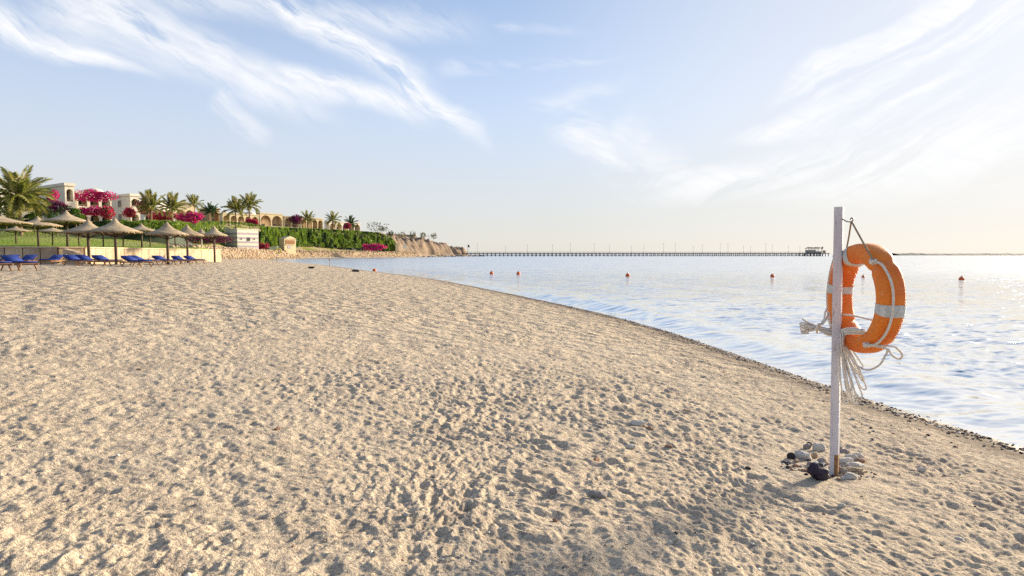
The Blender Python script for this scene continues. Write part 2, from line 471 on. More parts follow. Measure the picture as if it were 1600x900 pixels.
# footprints: jittered cells, one trodden dip with a pushed-up rim in each
for (cs, dep, la, lb, sd_, off) in ((.40, .013, .15, .068, 101, 0), (.47, .011, .13, .075, 202, .2), (.27, .010, .085, .055, 303, .11), (.21, .006, .055, .04, 404, .3)):
    cx, cy = np.floor((xi + off) / cs), np.floor((yi + off) / cs); acc = np.zeros(len(xi))
    for ox in (-1, 0, 1):
        for oy in (-1, 0, 1):
            gx, gy = cx + ox, cy + oy
            px_ = (gx + .15 + .7 * _h(gx, gy, sd_)) * cs - off; py_ = (gy + .15 + .7 * _h(gx, gy, sd_ + 1)) * cs - off
            an = 1.57 + (_h(gx, gy, sd_ + 2) + _h(gx, gy, sd_ + 7) - 1) * 1.5; on = _h(gx, gy, sd_ + 3)
            sc = .65 + .6 * _h(gx, gy, sd_ + 4)
            u = ((xi - px_) * np.cos(an) + (yi - py_) * np.sin(an)) / (la * sc); v = (-(xi - px_) * np.sin(an) + (yi - py_) * np.cos(an)) / (lb * sc)
            q = np.sqrt(u * u + v * v) + .16 * vn(xi / .05, yi / .05, 9)
            pr = -sst(q, 1.15, .55) * (.8 + .25 * u) + .42 * np.exp(-((q - 1.35) / .28) ** 2)
            acc += np.where(on > .32, pr * sc, 0)
    mic += dep * acc * lod(lb * 2.4) * patch
edge = sst(di, .05, 1.3) * .85 + .15
# no lumps under the post foot's stones
flat = 1 - .75 * np.exp(-((xi - 2.3) ** 2 + (yi - 4.45) ** 2) / .30)
mic *= edge * smooth_zone * flat * .56
zz = z.copy(); zz[near] += mic
# low cusps and undulation farther out
und = (rad > 20) & (B < .2) & (D > 1)
zz[und] += .05 * fbm(x[und] / 4, y[und] / 4, 61, 3) * sst(rad[und], 20, 40)
MIC = np.zeros(len(x)); MIC[near] = mic
beach = mesh_np('beach', np.stack([x, y, zz], 1), grid_faces(*sh), None, smooth=True)
for nm, val in (('shore', D), ('behind', B), ('relief', MIC)):
    at_ = beach.data.attributes.new(nm, 'FLOAT', 'POINT'); at_.data.foreach_set('value', val.astype(np.float32))
beach['kind'] = 'structure'; beach['label'] = 'trampled beige sand beach sloping down to the sea'

m, t, b = principled('trampled_sand')
pos = t.n('ShaderNodeNewGeometry').outputs['Position']
flatp = t.scale(pos, (1, 1, .3))
g1 = t.noise(flatp, .55, 4); g2 = t.noise(flatp, 5.5, 5); g3 = t.noise(flatp, 30, 5, .72); g4 = t.noise(flatp, 110, 3, .75)
col = t.mix(t.ss(g1, .35, .65), (.60, .485, .36), (.54, .455, .36))  # greyer patches put the sand's soft shadows into its colour
col = t.mix(t.ss(g2, .36, .68), col, (.675, .55, .40))
g5 = t.noise(t.scale(flatp, (1, .8, 1)), 2.6, 5, .68)
col = t.mix(t.m('MULTIPLY', t.ss(g5, .50, .64), .55), col, (.34, .275, .22))
col = t.mix(t.m('MULTIPLY', t.ss(g3, .50, .64), .68), col, (.26, .205, .16))
col = t.mix(t.m('MULTIPLY', t.ss(g4, .50, .63), .72), col, (.20, .15, .115))
col = t.mix(t.m('MULTIPLY', t.ss(t.noise(flatp, 75, 3, .7), .53, .63), .75), col, (.80, .665, .44))  # pale grains, with golden ridge highlights painted into the colour
vo = t.n('ShaderNodeTexVoronoi'); t.put(vo.inputs['Vector'], flatp); vo.inputs['Scale'].default_value = 34
col = t.mix(t.m('MULTIPLY', t.ss(vo.outputs['Distance'], .17, .10), t.ss(t.noise(flatp, 3.1, 3), .5, .62)), col, (.20, .13, .09))
ash = t.n('ShaderNodeAttribute', attribute_name='shore').outputs['Fac']
abh = t.n('ShaderNodeAttribute', attribute_name='behind').outputs['Fac']
# shingle near the water, wet strip, sea bed
wob = t.m('MULTIPLY_ADD', t.noise(flatp, 1.6, 4), .8, -.4)
e = t.m('ADD', ash, wob)
sh_n = t.ss(t.noise(flatp, 30, 3, .7), .40, .60)
col = t.mix(t.m('MULTIPLY', t.ss(e, 2.2, .4), t.m('MULTIPLY', sh_n, .55)), col, (.20, .14, .10))
col = t.mix(t.m('MULTIPLY', t.ss(e, .75, .1), .85), col, (.13, .095, .07))
# lawn and scrubby ground behind the low wall
gl = t.noise(flatp, .35, 4); gs = t.noise(flatp, 2.2, 4)
lawn = t.mix(t.ss(gl, .35, .65), (.19, .30, .03), (.26, .34, .05)); lawn = t.mix(t.m('MULTIPLY', t.ss(gs, .5, .7), .5), lawn, (.09, .14, .02))
ypos = t.n('ShaderNodeSeparateXYZ'); t.put(ypos.inputs[0], pos)
farm = t.ss(ypos.outputs[1], 75, 120)
bank = t.mix(t.ss(t.noise(flatp, .5, 4), .4, .6), (.43, .32, .20), (.33, .24, .15))
fargrass = t.mix(t.ss(t.noise(flatp, .12, 4), .40, .56), (.24, .25, .06), (.42, .33, .19))
farcol = t.mix(t.ss(abh, 3.5, 4.5), bank, fargrass)
land = t.mix(farm, lawn, farcol)
col = t.mix(t.ss(abh, .15, .35), col, land)
t.put(b.inputs['Base Color'], col)
t.put(b.inputs['Roughness'], t.m('MULTIPLY_ADD', t.ss(e, .30, .0), -.5, .95)); b.inputs['Specular IOR Level'].default_value = .15
bp = t.n('ShaderNodeBump'); bp.inputs['Strength'].default_value = 1.0; bp.inputs['Distance'].default_value = .030
hgt = t.m('ADD', t.m('MULTIPLY', g3, .9), t.m('ADD', t.m('MULTIPLY', g4, .22), t.m('MULTIPLY', t.noise(flatp, 9, 4, .6), 1.3)))
t.put(bp.inputs['Height'], hgt)
bp2 = t.n('ShaderNodeBump'); bp2.inputs['Strength'].default_value = .9
t.put(bp2.inputs['Distance'], t.m('MULTIPLY', t.ss(t.m('POWER', t.m('ADD', t.m('POWER', ypos.outputs[0], 2), t.m('POWER', ypos.outputs[1], 2)), .5), 4, 18), .42))
vo2 = t.n('ShaderNodeTexVoronoi'); t.put(vo2.inputs['Vector'], flatp); vo2.inputs['Scale'].default_value = 2.6
t.put(bp2.inputs['Height'], t.m('ADD', t.noise(flatp, 3.3, 4, .6), t.m('MULTIPLY', vo2.outputs['Distance'], .5))); t.put(bp2.inputs['Normal'], bp.outputs[0])
t.put(b.inputs['Normal'], bp2.outputs[0])
beach.data.materials.append(m)
def sandz(xq, yq):
    """height of the built sand at a point near the camera"""
    a = math.atan2(xq, yq); r_ = math.hypot(xq, yq)
    j = int(np.argmin(np.abs(az - a))); i = int(np.argmin(np.abs(rr - r_)))
    return float(zz[i * sh[1] + j])

# ------------------------------------------------------------------ the sea
azw = np.radians(np.concatenate([np.arange(-60, -27, 3.0), np.arange(-27, 44, .12), np.arange(44, 181, 3.0)]))
rw = np.concatenate([[.4, 1.5, 2.5, 3.3], 1 / np.linspace(1 / 4.0, 1 / 160, 620), np.geomspace(165, 900, 60), np.geomspace(950, 40000, 16)])
Xw, Yw = polar(azw, rw); shw = Xw.shape; xw, yw = Xw.ravel(), Yw.ravel()
Dw = -sdist(xw, yw, SHORE)
rdw = np.hypot(xw, yw); drw = np.maximum(rdw ** 2 / (626 * 1.75) * .55, rdw * .0021)
zw = np.zeros(len(xw)); wr = np.random.default_rng(5)
calm = sst(Dw, .2, 5.0)
wx = xw + .5 * vn(xw * .35, yw * .35, 2); wy = yw + .5 * vn(xw * .35 + 40, yw * .35, 3)
for i in range(44):
    lam = .16 * (.65 / .16) ** ((i + .5) / 44); dirn = R(-148) + wr.normal(0, .42)
    kx, ky = sin(dirn) * 2 * pi / lam, cos(dirn) * 2 * pi / lam
    amp = .0068 * lam ** .42
    env = .65 + .6 * vn(xw / (lam * 5) + i, yw / (lam * 5), 300 + i)
    lw = np.clip((lam / drw - 1) / 1.5, 0, 1)
    ph = wr.uniform(0, 6.28)
    s_ = np.sin(kx * wx + ky * wy + ph)
    zw += amp * env * lw * (s_ + .25 * np.sin(2 * (kx * wx + ky * wy + ph) + .6)) * (.3 + .7 * calm)
far_ = sst(rdw, 0, 60)
# low swell lines running in to the beach
sw_n = vn(xw * .16, yw * .16, 8)
for dpos, hh_, ww in ((1.05, .15, .55), (3.6, .045, .7), (7.2, .05, 1.1), (12, .05, 1.6)):
    zw += hh_ * np.exp(-((Dw - dpos - .55 * sw_n * dpos * .4) / ww) ** 2) * (.7 + .5 * vn(xw * .3, yw * .3, 77)) * np.clip((ww * 2 / drw - 1), 0, 1)
zw *= sst(Dw, -.25, .5)
Fw = grid_faces(*shw)
keep = (Dw[Fw].max(1) > -.6)
Fw = Fw[keep]
used = np.unique(Fw); remap = np.full(len(xw), -1); remap[used] = np.arange(len(used))
sea = mesh_np('sea', np.stack([xw, yw, zw], 1)[used], remap[Fw], None, smooth=True)
a_ = sea.data.attributes.new('offshore', 'FLOAT', 'POINT'); a_.data.foreach_set('value', Dw[used].astype(np.float32))
# ripples finer than the sheet can carry are kept as surface roughness
c_ = sea.data.attributes.new('chop', 'FLOAT', 'POINT'); c_.data.foreach_set('value', (.05 + .15 * sst(rdw, 12, 90))[used].astype(np.float32))
sea['kind'] = 'structure'; sea['label'] = 'rippled pale blue sea with the low sun on it'
m = bpy.data.materials.new('sea_water'); m.use_nodes = True; t = NT(m.node_tree); m.node_tree.nodes.remove(m.node_tree.nodes['Principled BSDF'])
pos = t.n('ShaderNodeNewGeometry').outputs['Position']
off = t.n('ShaderNodeAttribute', attribute_name='offshore').outputs['Fac']
gn = t.n('ShaderNodeNewGeometry').outputs['Normal']
def ripple(scale, ang, stretch, k):
    """slope noise: a tilt of the surface, so that far water keeps its roughness"""
    r_ = t.n('ShaderNodeMapping'); t.put(r_.inputs['Vector'], pos); r_.inputs['Rotation'].default_value = (0, 0, R(ang)); r_.inputs['Scale'].default_value = stretch
    q = t.n('ShaderNodeTexNoise'); t.put(q.inputs['Vector'], r_.outputs[0]); q.inputs['Scale'].default_value = scale; q.inputs['Detail'].default_value = 2; q.inputs['Roughness'].default_value = .45
    q2 = t.n('ShaderNodeVectorMath', operation='SUBTRACT'); t.put(q2.inputs[0], q.outputs['Color']); q2.inputs[1].default_value = (.5, .5, .5)
    q3 = t.n('ShaderNodeVectorMath', operation='MULTIPLY'); t.put(q3.inputs[0], q2.outputs[0]); q3.inputs[1].default_value = (k, k * 1.3, 0)
    return q3.outputs[0]
def vadd(a_, b_):
    q = t.n('ShaderNodeVectorMath', operation='ADD'); t.put(q.inputs[0], a_); t.put(q.inputs[1], b_); return q.outputs[0]
tilt = vadd(vadd(vadd(ripple(13.0, 20, (.4, 1.5, 1), .55), ripple(5.5, 27, (.36, 1.5, 1), 1.35)), ripple(1.9, 34, (.34, 1.5, 1), 1.05)), ripple(.45, 18, (.35, 1.4, 1), .24))
tsc = t.n('ShaderNodeVectorMath', operation='SCALE'); t.put(tsc.inputs[0], tilt); t.put(tsc.inputs['Scale'], t.m('MULTIPLY_ADD', t.ss(off, .3, 5), .55, .45))
bp = t.n('ShaderNodeVectorMath', operation='NORMALIZE'); t.put(bp.inputs[0], vadd(gn, tsc.outputs[0]))
fr = t.n('ShaderNodeFresnel'); fr.inputs['IOR'].default_value = 1.34; t.put(fr.inputs['Normal'], bp.outputs[0])
gl_ = t.n('ShaderNodeBsdfGlossy'); t.put(gl_.inputs['Roughness'], t.n('ShaderNodeAttribute', attribute_name='chop').outputs['Fac']); gl_.inputs['Color'].default_value = (1, .975, .925, 1); t.put(gl_.inputs['Normal'], bp.outputs[0])
df = t.n('ShaderNodeBsdfDiffuse'); t.put(df.inputs['Color'], t.mix(t.ss(off, 3, 40), (.07, .12, .14), (.032, .15, .21)))
tr = t.n('ShaderNodeBsdfTransparent'); tr.inputs[0].default_value = (.72, .80, .78, 1)
bd = t.n('ShaderNodeMixShader'); t.put(bd.inputs[0], t.ss(off, -.1, 3.5)); t.put(bd.inputs[1], tr.outputs[0]); t.put(bd.inputs[2], df.outputs[0])
wm = t.n('ShaderNodeMixShader'); t.put(wm.inputs[0], fr.outputs[0]); t.put(wm.inputs[1], bd.outputs[0]); t.put(wm.inputs[2], gl_.outputs[0])
# thin broken foam at the lip of the water
fo = t.n('ShaderNodeBsdfDiffuse'); fo.inputs[0].default_value = (.75, .74, .72, 1)
fn = t.noise(pos, 3.5, 5, .65)
fmask = t.m('MULTIPLY', t.ss(t.m('ABSOLUTE', t.m('SUBTRACT', off, t.m('MULTIPLY_ADD', fn, .5, -.12))), .05, .01), .30)
fm = t.n('ShaderNodeMixShader'); t.put(fm.inputs[0], fmask); t.put(fm.inputs[1], wm.outputs[0]); t.put(fm.inputs[2], fo.outputs[0])
t.put(m.node_tree.nodes['Material Output'].inputs[0], fm.outputs[0])
sea.data.materials.append(m)

# ------------------------------------------------------------------ bare headland
HEAD = [(-72, 338), (-62, 356), (-57, 392), (-47, 436), (-38, 478), (-34, 496), (-38, 520), (-70, 600), (-200, 760), (-320, 760), (-260, 420), (-120, 340)]
gx, gy = np.meshgrid(np.arange(-260, -26, 1.0), np.arange(332, 620, 1.2)); hx, hy = gx.ravel(), gy.ravel()
wob = 2.6 * fbm(hx / 9, hy / 9, 3, 3)
hd = sdist(hx, hy, HEAD) + wob
Hm = 12.4 - 5.8 * sst(hy, 425, 495)
hz = -1.2 + 1.8 * sst(hd, -3, 0) + Hm * (.70 * sst(hd, 0, 7) + .30 * sst(hd, 6, 26))
gul = 1 - np.abs(fbm(hx / 7 + hy / 16, hy / 11, 12, 4, .55))
hz -= (2.6 * (gul - .55)) * sst(hd, 0, 5) * sst(hd, 30, 8)
hz += .5 * fbm(hx / 3, hy / 3, 15, 3) * sst(hd, -1, 2) + .35 * np.round(hz / 1.3 + .2 * vn(hx / 6, hy / 6)) * .5 * sst(hd, 0, 3)
hF = grid_faces(gx.shape[0], gx.shape[1])[:, ::-1]; kp = hd[hF].max(1) > -4; hF = hF[kp]
head = mesh_np('headland', np.stack([hx, hy, hz], 1), hF, None, smooth=False)
head['kind'] = 'structure'; head['label'] = 'bare tan rocky headland falling to the sea'
m, t, b = principled('tan_cliff'); pos = t.n('ShaderNodeNewGeometry').outputs['Position']
c_ = t.mix(t.ss(t.noise(t.scale(pos, (1, 1, 2.5)), .12, 5), .35, .65), (.29, .215, .15), (.215, .16, .115))
c_ = t.mix(t.m('MULTIPLY', t.ss(t.noise(t.scale(pos, (1, 1, .35)), .5, 4), .5, .66), .6), c_, (.15, .10, .075))
t.put(b.inputs['Base Color'], c_); b.inputs['Roughness'].default_value = .95; b.inputs['Specular IOR Level'].default_value = .1
head.data.materials.append(m)

# ------------------------------------------------------------------ foliage helpers
def leaf_quads(P, size, N=None, jitter=.6):
    """one small leaf-shaped quad per point"""
    P = np.asarray(P); n = len(P)
    a = RNG.normal(size=(n, 3)); a /= np.linalg.norm(a, axis=1)[:, None]
    if N is not None: a = a * jitter + N; a /= np.linalg.norm(a, axis=1)[:, None]
    r = RNG.normal(size=(n, 3)); u = np.cross(a, r); u /= np.linalg.norm(u, axis=1)[:, None]; v = np.cross(a, u)
    s = (size * RNG.uniform(.6, 1.35, n))[:, None]
    V = np.stack([P - u * s, P - v * s * .6, P + u * s, P + v * s * .6], 1).reshape(-1, 3)
    return V, np.arange(4 * n).reshape(-1, 4)


def blob_points(c, rad, n, clump=.28, seed=0, fill=.35):
    d = RNG.normal(size=(n, 3)); d /= np.linalg.norm(d, axis=1)[:, None]
    k = 1 + clump * vn(d[:, 0] * 2.6 + seed, d[:, 1] * 2.6 + d[:, 2] * 2.1, seed)
    k = k * np.where(RNG.random(n) < fill, RNG.uniform(.45, .9, n), RNG.uniform(.9, 1.06, n))
    return np.asarray(c) + d * k[:, None] * np.asarray(rad)


def bush(name, label, cat, c, rad, mat, n=500, size=.12, group=None, stem=None, clump=.28, extra=None):
    base = Vector((c[0], c[1], c[2] - rad[2]))
    o = thing(name, label, cat, base, 0, group)
    P = blob_points((0, 0, rad[2]), rad, n, clump, random.randint(0, 999)); P[:, 2] = np.maximum(P[:, 2], .02)
    V, F = leaf_quads(P, size)
    mats, mi = [mat], np.zeros(n, int)
    if extra: mats.append(extra[0]); mi = (RNG.random(n) < extra[1]).astype(int)
    mesh_np('foliage' if mat not in (M['boug'], M['boug_r'], M['boug_p']) else 'blossom', V, F, None, o, mats=mats, midx=mi)
    if stem:
        MB().tube([(0, 0, -stem), (.03, 0, rad[2] * .6)], .07, 6).build('stem', M['trunk'], o)
        o.location.z -= 0
    else:
        MB().tube([(0, 0, -.6), (.05, .03, rad[2])], .06, 5).build('stem', M['trunk'], o)
    return o


def hedge(name, label, pts, depth, mat, n, size, cat='hedge', extra=None):
    """pts: (px, Y, y_bottom, y_top) along the front foot of the hedge; a clipped volume of leaves"""
    A = [(at(p[0], p[2], p[1]), at(p[0], p[3], p[1])) for p in pts]
    L = [0]
    for i in range(1, len(A)): L.append(L[-1] + (A[i][0] - A[i - 1][0]).length)
    L = np.array(L); s = RNG.uniform(0, L[-1], n)
    g = lambda f: np.interp(s, L, [f(a) for a in A])
    bx, by, bz, tz_ = g(lambda a: a[0].x), g(lambda a: a[0].y), g(lambda a: a[0].z), g(lambda a: a[1].z)
    # front face or top face
    top = RNG.random(n) < .34; q = RNG.random(n); dd = np.where(top, q * depth, 0); zz_ = np.where(top, 1.0, q)
    vx = bx / np.hypot(bx, by); vy = by / np.hypot(bx, by)
    lump = .35 * depth * .5 * fbm(s / 2.2, zz_ * 3 + dd, 7, 3) + RNG.uniform(-.05, .35, n) * depth * .4
    hgt = (tz_ - bz)
    top_w = .10 * vn(s / 1.7, dd, 4) * np.minimum(hgt, 2.5)
    x = bx + vx * (dd + lump + zz_ * depth * .35); y = by + vy * (dd + lump + zz_ * depth * .35)
    z = bz + zz_ * hgt + np.where(zz_ > .85, top_w, 0) - np.where(top, RNG.uniform(0, .25, n), 0)
    o_ = A[0][0]
    V, F = leaf_quads(np.stack([x - o_.x, y - o_.y, z - o_.z], 1), size)
    ob = thing(name, label, cat, o_)
    mats, mi = [mat], np.zeros(n, int)
    if extra: mats.append(extra[0]); mi = (vn(s / 1.5, zz_ * 3, 31) > extra[1]).astype(int)
    mesh_np('foliage', V, F, None, ob, mats=mats, midx=mi)
    # woody inside, so that the hedge does not read as floating leaves
    cv = []; ng = len(A)
    for i, (p0, p1) in enumerate(A):
        vv = Vector((p0.x, p0.y, 0)).normalized()
        a0 = p0 + vv * depth * .45 - o_; a1 = p0 + vv * (depth * .45 + depth * .35) - o_; a1.z = p1.z - .25 * (p1.z - p0.z) - o_.z
        a2 = a1 + vv * depth * .8; a3 = a0 + vv * depth * .9; a0.z -= 1.5; a3.z -= 1.5
        cv += [a0, a1, a2, a3]
    fs = [(i * 4 + j, (i + 1) * 4 + j, (i + 1) * 4 + (j + 1) % 4, i * 4 + (j + 1) % 4) for i in range(ng - 1) for j in range(4)] + [(3, 2, 1, 0), tuple((ng - 1) * 4 + j for j in range(4))]
    b_ = MB(); b_.add(cv, fs); b_.build('branches', M['shrub_d'], ob)
    return ob


def frond_mesh(name, droop, mat, seed, nl=30):
    rg = np.random.default_rng(seed); V = []; F = []
    k = 14; pts = []; a = 0.0; p = np.zeros(2)
    for i in range(k + 1):
        pts.append(p.copy()); ang = -droop * (i / k) ** 1.5
        p = p + np.array([cos(ang), sin(ang)]) / k
    pts = np.array(pts)
    def q(s): return np.interp(s, np.linspace(0, 1, k + 1), pts[:, 0]), np.interp(s, np.linspace(0, 1, k + 1), pts[:, 1])
    for i in range(k):                                          # rachis: a thin three-sided rib
        for j in (i, i + 1):
            wv_ = .014 * (1 - j / k * .8); V += [(pts[j][0], -wv_, pts[j][1]), (pts[j][0], wv_, pts[j][1]), (pts[j][0], 0, pts[j][1] - wv_ * 1.5)]
        c = len(V) - 6; F += [(c, c + 1, c + 4, c + 3), (c + 1, c + 2, c + 5, c + 4), (c + 2, c, c + 3, c + 5)]
    for i in range(nl):
        s = .14 + .86 * i / nl; x0, z0 = q(s); ln = (.23 * (1 - (abs(s - .45) / .6) ** 2) + .06) * rg.uniform(.85, 1.1)
        for sd_ in (-1, 1):
            fw, up_ = .62 + .25 * s, .30 + rg.uniform(-.12, .12)
            dx, dy, dz = ln * fw, sd_ * ln * .75, ln * (up_ - .42)
            wd = .013
            c = len(V); V += [(x0 - wd, 0, z0), (x0 + wd, 0, z0), (x0 + dx * .55 + wd * .9, dy * .55, z0 + dz * .3 + .01), (x0 + dx, dy, z0 + dz - ln * .12)]
            F.append((c, c + 1, c + 2, c + 3))
    return mesh_np(name, V, F, mat, link=False)


FR = {k: [frond_mesh('frond', d, M[k], 5 + i) for i, d in enumerate((.5, .85, 1.2, 1.6))] for k in ('frond', 'frond_d')}


def palm(label, px, Y, y_crown, rad, nf, mat='frond', up=.35, trunk_r=.22, base_y=None, seed=0):
    rg = random.Random(seed)
    b0 = ground(px, Y); top = at(px, y_crown, Y)
    if base_y: b0.z = min(b0.z, at(px, base_y, Y).z)
    h = max(top.z - b0.z, .8)
    o = thing('palm_tree', label, 'palm tree', b0, 0, 'date palms in the resort gardens')
    lean = rg.uniform(-.03, .03) * h; n = 10
    tr = MB().tube([(lean * (i / n) ** 2, 0, -.6 + (h + .6) * i / n) for i in range(n + 1)], [trunk_r * (1.15 - .3 * i / n + (.10 if i % 2 else 0)) for i in range(n + 1)], 9)
    tr.build('trunk', M['trunk'], o)
    cr = MB().lathe([(.02, -.7), (trunk_r * 1.1, -.45), (trunk_r * 1.5, 0), (trunk_r * .9, .35), (.02, .6)], 9, Matrix.Translation((lean, 0, h)), .12).build('crown', M['trunk'], o)
    for i in range(nf):
        el = up + 1.15 - (i / nf) ** .8 * (1.75 + up * .4) + rg.uniform(-.12, .12)
        azf = i * 2.39996 + rg.uniform(-.25, .25)
        k = 0 if el > .9 else 1 if el > .4 else 2 if el > -.1 else 3
        f = link_me('frond', FR[mat][k], cr)
        f.location = (lean, 0, h + .1); f.rotation_euler = (rg.uniform(-.25, .25), -el, azf)
        sc = rad * rg.uniform(.9, 1.12) * (1.12 if k < 2 else 1.0); f.scale = (sc, sc * rg.uniform(.85, 1.1), sc)
    return o


# ------------------------------------------------------------------ resort houses
YAW = R(56.5); TX, TY = cos(YAW), sin(YAW)


def corner(px, Y): return (px - 800) / FPX * Y


def width_to(px0, px1, Y):
    k = (px1 - 800) / FPX; return (k * Y - corner(px0, Y)) / (TX - TY * k)


def depth_to(px0, px1, Y):
    k = (px1 - 800) / FPX; return (corner(px0, Y) - k * Y) / (TY + TX * k)


def arcade(mb, x0, w, z0, h, bays, sill=0, t=.35, y0=0, pier=.5, crown=.55, rect=False):
    """front wall with real arched openings"""
    bw = w / bays; ow = bw - pier
    for i in range(bays):
        a = x0 + i * bw + pier / 2; b_ = a + ow
        mb.box((x0 + i * bw + pier / 4, y0 + t / 2, z0 + h / 2), (pier / 2, t, h)); mb.box((b_ + pier / 4, y0 + t / 2, z0 + h / 2), (pier / 2, t, h))
        if sill: mb.box(((a + b_) / 2, y0 + t / 2, z0 + sill / 2), (ow, t, sill))
        rad = ow / 2; rz_ = min(rad, h - crown - sill - .4); sp = z0 + h - crown - (0 if rect else rz_)
        k = 1 if rect else 10; c = (a + b_) / 2
        pts = [(c - rad * cos(pi * j / k), sp + (0 if rect else rz_ * sin(pi * j / k))) for j in range(k + 1)]
        vs = []
        for (xx, z_) in pts: vs += [(xx, y0, z_), (xx, y0, z0 + h), (xx, y0 + t, z_), (xx, y0 + t, z0 + h)]
        fs = []
        for j in range(k):
            q, r_ = j * 4, j * 4 + 4; fs += [(q, r_, r_ + 1, q + 1), (q + 2, q + 3, r_ + 3, r_ + 2), (q, q + 2, r_ + 2, r_)]
        mb.add(vs, fs)


def window(parent, x, y, z, w, h, side=False):
    T = Matrix.Translation((x, y, z)) @ (Matrix.Rotation(-pi / 2, 4, 'Z') if side else Matrix())
    mb = MB(); f = .09
    for c, d in (((-w / 2, 0, 0), (f, .14, h + f)), ((w / 2, 0, 0), (f, .14, h + f)), ((0, 0, h / 2), (w - f, .14, f)), ((0, 0, -h / 2), (w - f, .14, f)), ((0, 0, 0), (f * .6, .10, h - f))):
        mb.box(c, d, 0, T)
    fo_ = mb.build('window', M['frame'], parent)
    MB().box((0, .0, 0), (w - f, .04, h - f), 0, T).build('pane', M['glass'], fo_)


def villa(label, px_side, px_corner, px_end, Y, y_base, y_top, storeys=1, bays=3, wall='wall', dome=None, wins=(), rec=2.0, railing=True, gable=False, sidewin=True):
    zt, zb_ = at(px_corner, y_top, Y).z, at(px_corner, y_base, Y).z
    w, d = max(width_to(px_corner, px_end, Y), 1.5), max(depth_to(px_corner, px_side, Y), 3.0); h = zt - zb_
    o = thing('villa', label, 'villa', (corner(px_corner, Y), Y, zb_), YAW, 'resort villas on the slope')
    mw = M[wall]
    MB().box((w / 2, rec + (d - rec) / 2, h / 2 - 3), (w, d - rec, h + 6)).build('wall', mw, o)
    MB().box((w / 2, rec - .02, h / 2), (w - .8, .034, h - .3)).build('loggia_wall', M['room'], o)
    mb = MB(); sh_ = h / storeys
    for s_ in range(storeys): arcade(mb, 0, w, s_ * sh_, sh_ - (.30 if s_ < storeys - 1 else 0), bays, .75 if s_ else 0)
    for s_ in range(storeys - 1): mb.box((w / 2, rec / 2, (s_ + 1) * sh_ - .15), (w + .1, rec - .01, .298))
    mb.box((.175, .35 + (rec - .35) / 2, h / 2), (.35, rec - .352, h - .01)); mb.box((w - .175, .35 + (rec - .35) / 2, h / 2), (.35, rec - .352, h - .01))
    mb.box((w / 2, rec / 2, -3.01), (w, rec, 6.0))
    mb.build('arcade', mw, o)
    if gable:
        g = MB(); k = 12; vs = []
        for j in range(k + 1): vs += [(w / 2 - w / 2 * cos(pi * j / k), -.02, h + .01 + w * .32 * sin(pi * j / k)), (w / 2 - w / 2 * cos(pi * j / k), d, h + .01 + w * .32 * sin(pi * j / k))]
        g.add(vs, [(2 * j, 2 * j + 2, 2 * j + 3, 2 * j + 1) for j in range(k)] + [tuple(2 * j for j in range(k, -1, -1)), tuple(2 * j + 1 for j in range(k + 1))]); g.build('vaulted_roof', mw, o)
    else:
        p = MB(); ph = .5
        p.box((w / 2, -.05, h + ph / 2), (w + .3, .3, ph)); p.box((w / 2, d + .05, h + ph / 2), (w + .3, .3, ph))
        p.box((-.05, d / 2, h + ph / 2), (.3, d - .2, ph)); p.box((w + .05, d / 2, h + ph / 2), (.3, d - .2, ph)); p.box((w / 2, d / 2, h + .06), (w - .2, d - .2, .12))
        p.build('parapet', mw, o)
    if dome:
        dx, r_ = dome; MB().lathe([(r_ * cos(q), r_ * .75 * sin(q)) for q in np.linspace(0, pi / 2 * .98, 9)], 20, Matrix.Translation((dx * w, d * .5, h + .1))).build('dome', M['wall'], o)
    for i in range(bays):
        for s_ in range(storeys):
            window(o, (i + .5) * w / bays, rec - .06, s_ * sh_ + min(1.35, sh_ * .42), min(1.5, w / bays * .5), min(2.0, sh_ * .6))
    if sidewin and d > 4:
        for s_ in range(storeys): window(o, -.04, d * .55, s_ * sh_ + sh_ * .5, 1.1, 1.3, True)
    if railing and storeys > 1:
        r_ = MB(); r_.box((w / 2, .1, sh_ + 1.0), (w, .08, .08)); r_.build('balcony_rail', M['frame'], o)
    return o


villa('cream two storey villa with flat parapet right of the big palm', 60, 106, 120, 112, 352, 290, 2, 1, 'wall')
villa('two storey villa with bougainvillea over both balconies and a low dome', 112, 124, 178, 120, 352, 303, 2, 3, 'wall', dome=(.62, 1.9), sidewin=False)
villa('cream villa with large blank side wall and one small window', 178, 207, 222, 132, 350, 306, 2, 1, 'wall')
villa('low white domed villa between two palms with red bougainvillea below', 218, 228, 276, 150, 352, 331, 1, 3, 'wall_w', dome=(.42, 3.8), sidewin=False)
villa('yellow villa with a round vaulted gable over columns', 270, 277, 306, 175, 350, 324, 1, 2, 'wall_y', gable=True, sidewin=False)
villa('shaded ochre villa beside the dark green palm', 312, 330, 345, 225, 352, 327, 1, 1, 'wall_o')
villa('yellow single storey villa with arches behind two tall palms', 340, 350, 406, 262, 354, 334, 1, 5, 'wall_y', dome=(.85, 2.5))
villa('bright yellow villa with two large arches above the hedge', 404, 408, 443, 290, 357, 334, 1, 2, 'wall_y', sidewin=False)
villa('small yellow villa half behind the two arched villa', 440, 446, 468, 305, 358, 339, 1, 2, 'wall_y', sidewin=False)
villa('low yellow villa with arches behind a single palm', 466, 472, 506, 318, 359, 341, 1, 4, 'wall_y', sidewin=False)
villa('farthest low pinkish villa at the end of the hedge', 508, 516, 564, 335, 361, 347, 1, 5, 'wall', sidewin=False)
villa('cream villa mostly hidden behind the big palm at the left edge', -60, -45, 62, 118, 352, 294, 2, 4, 'wall', sidewin=False)

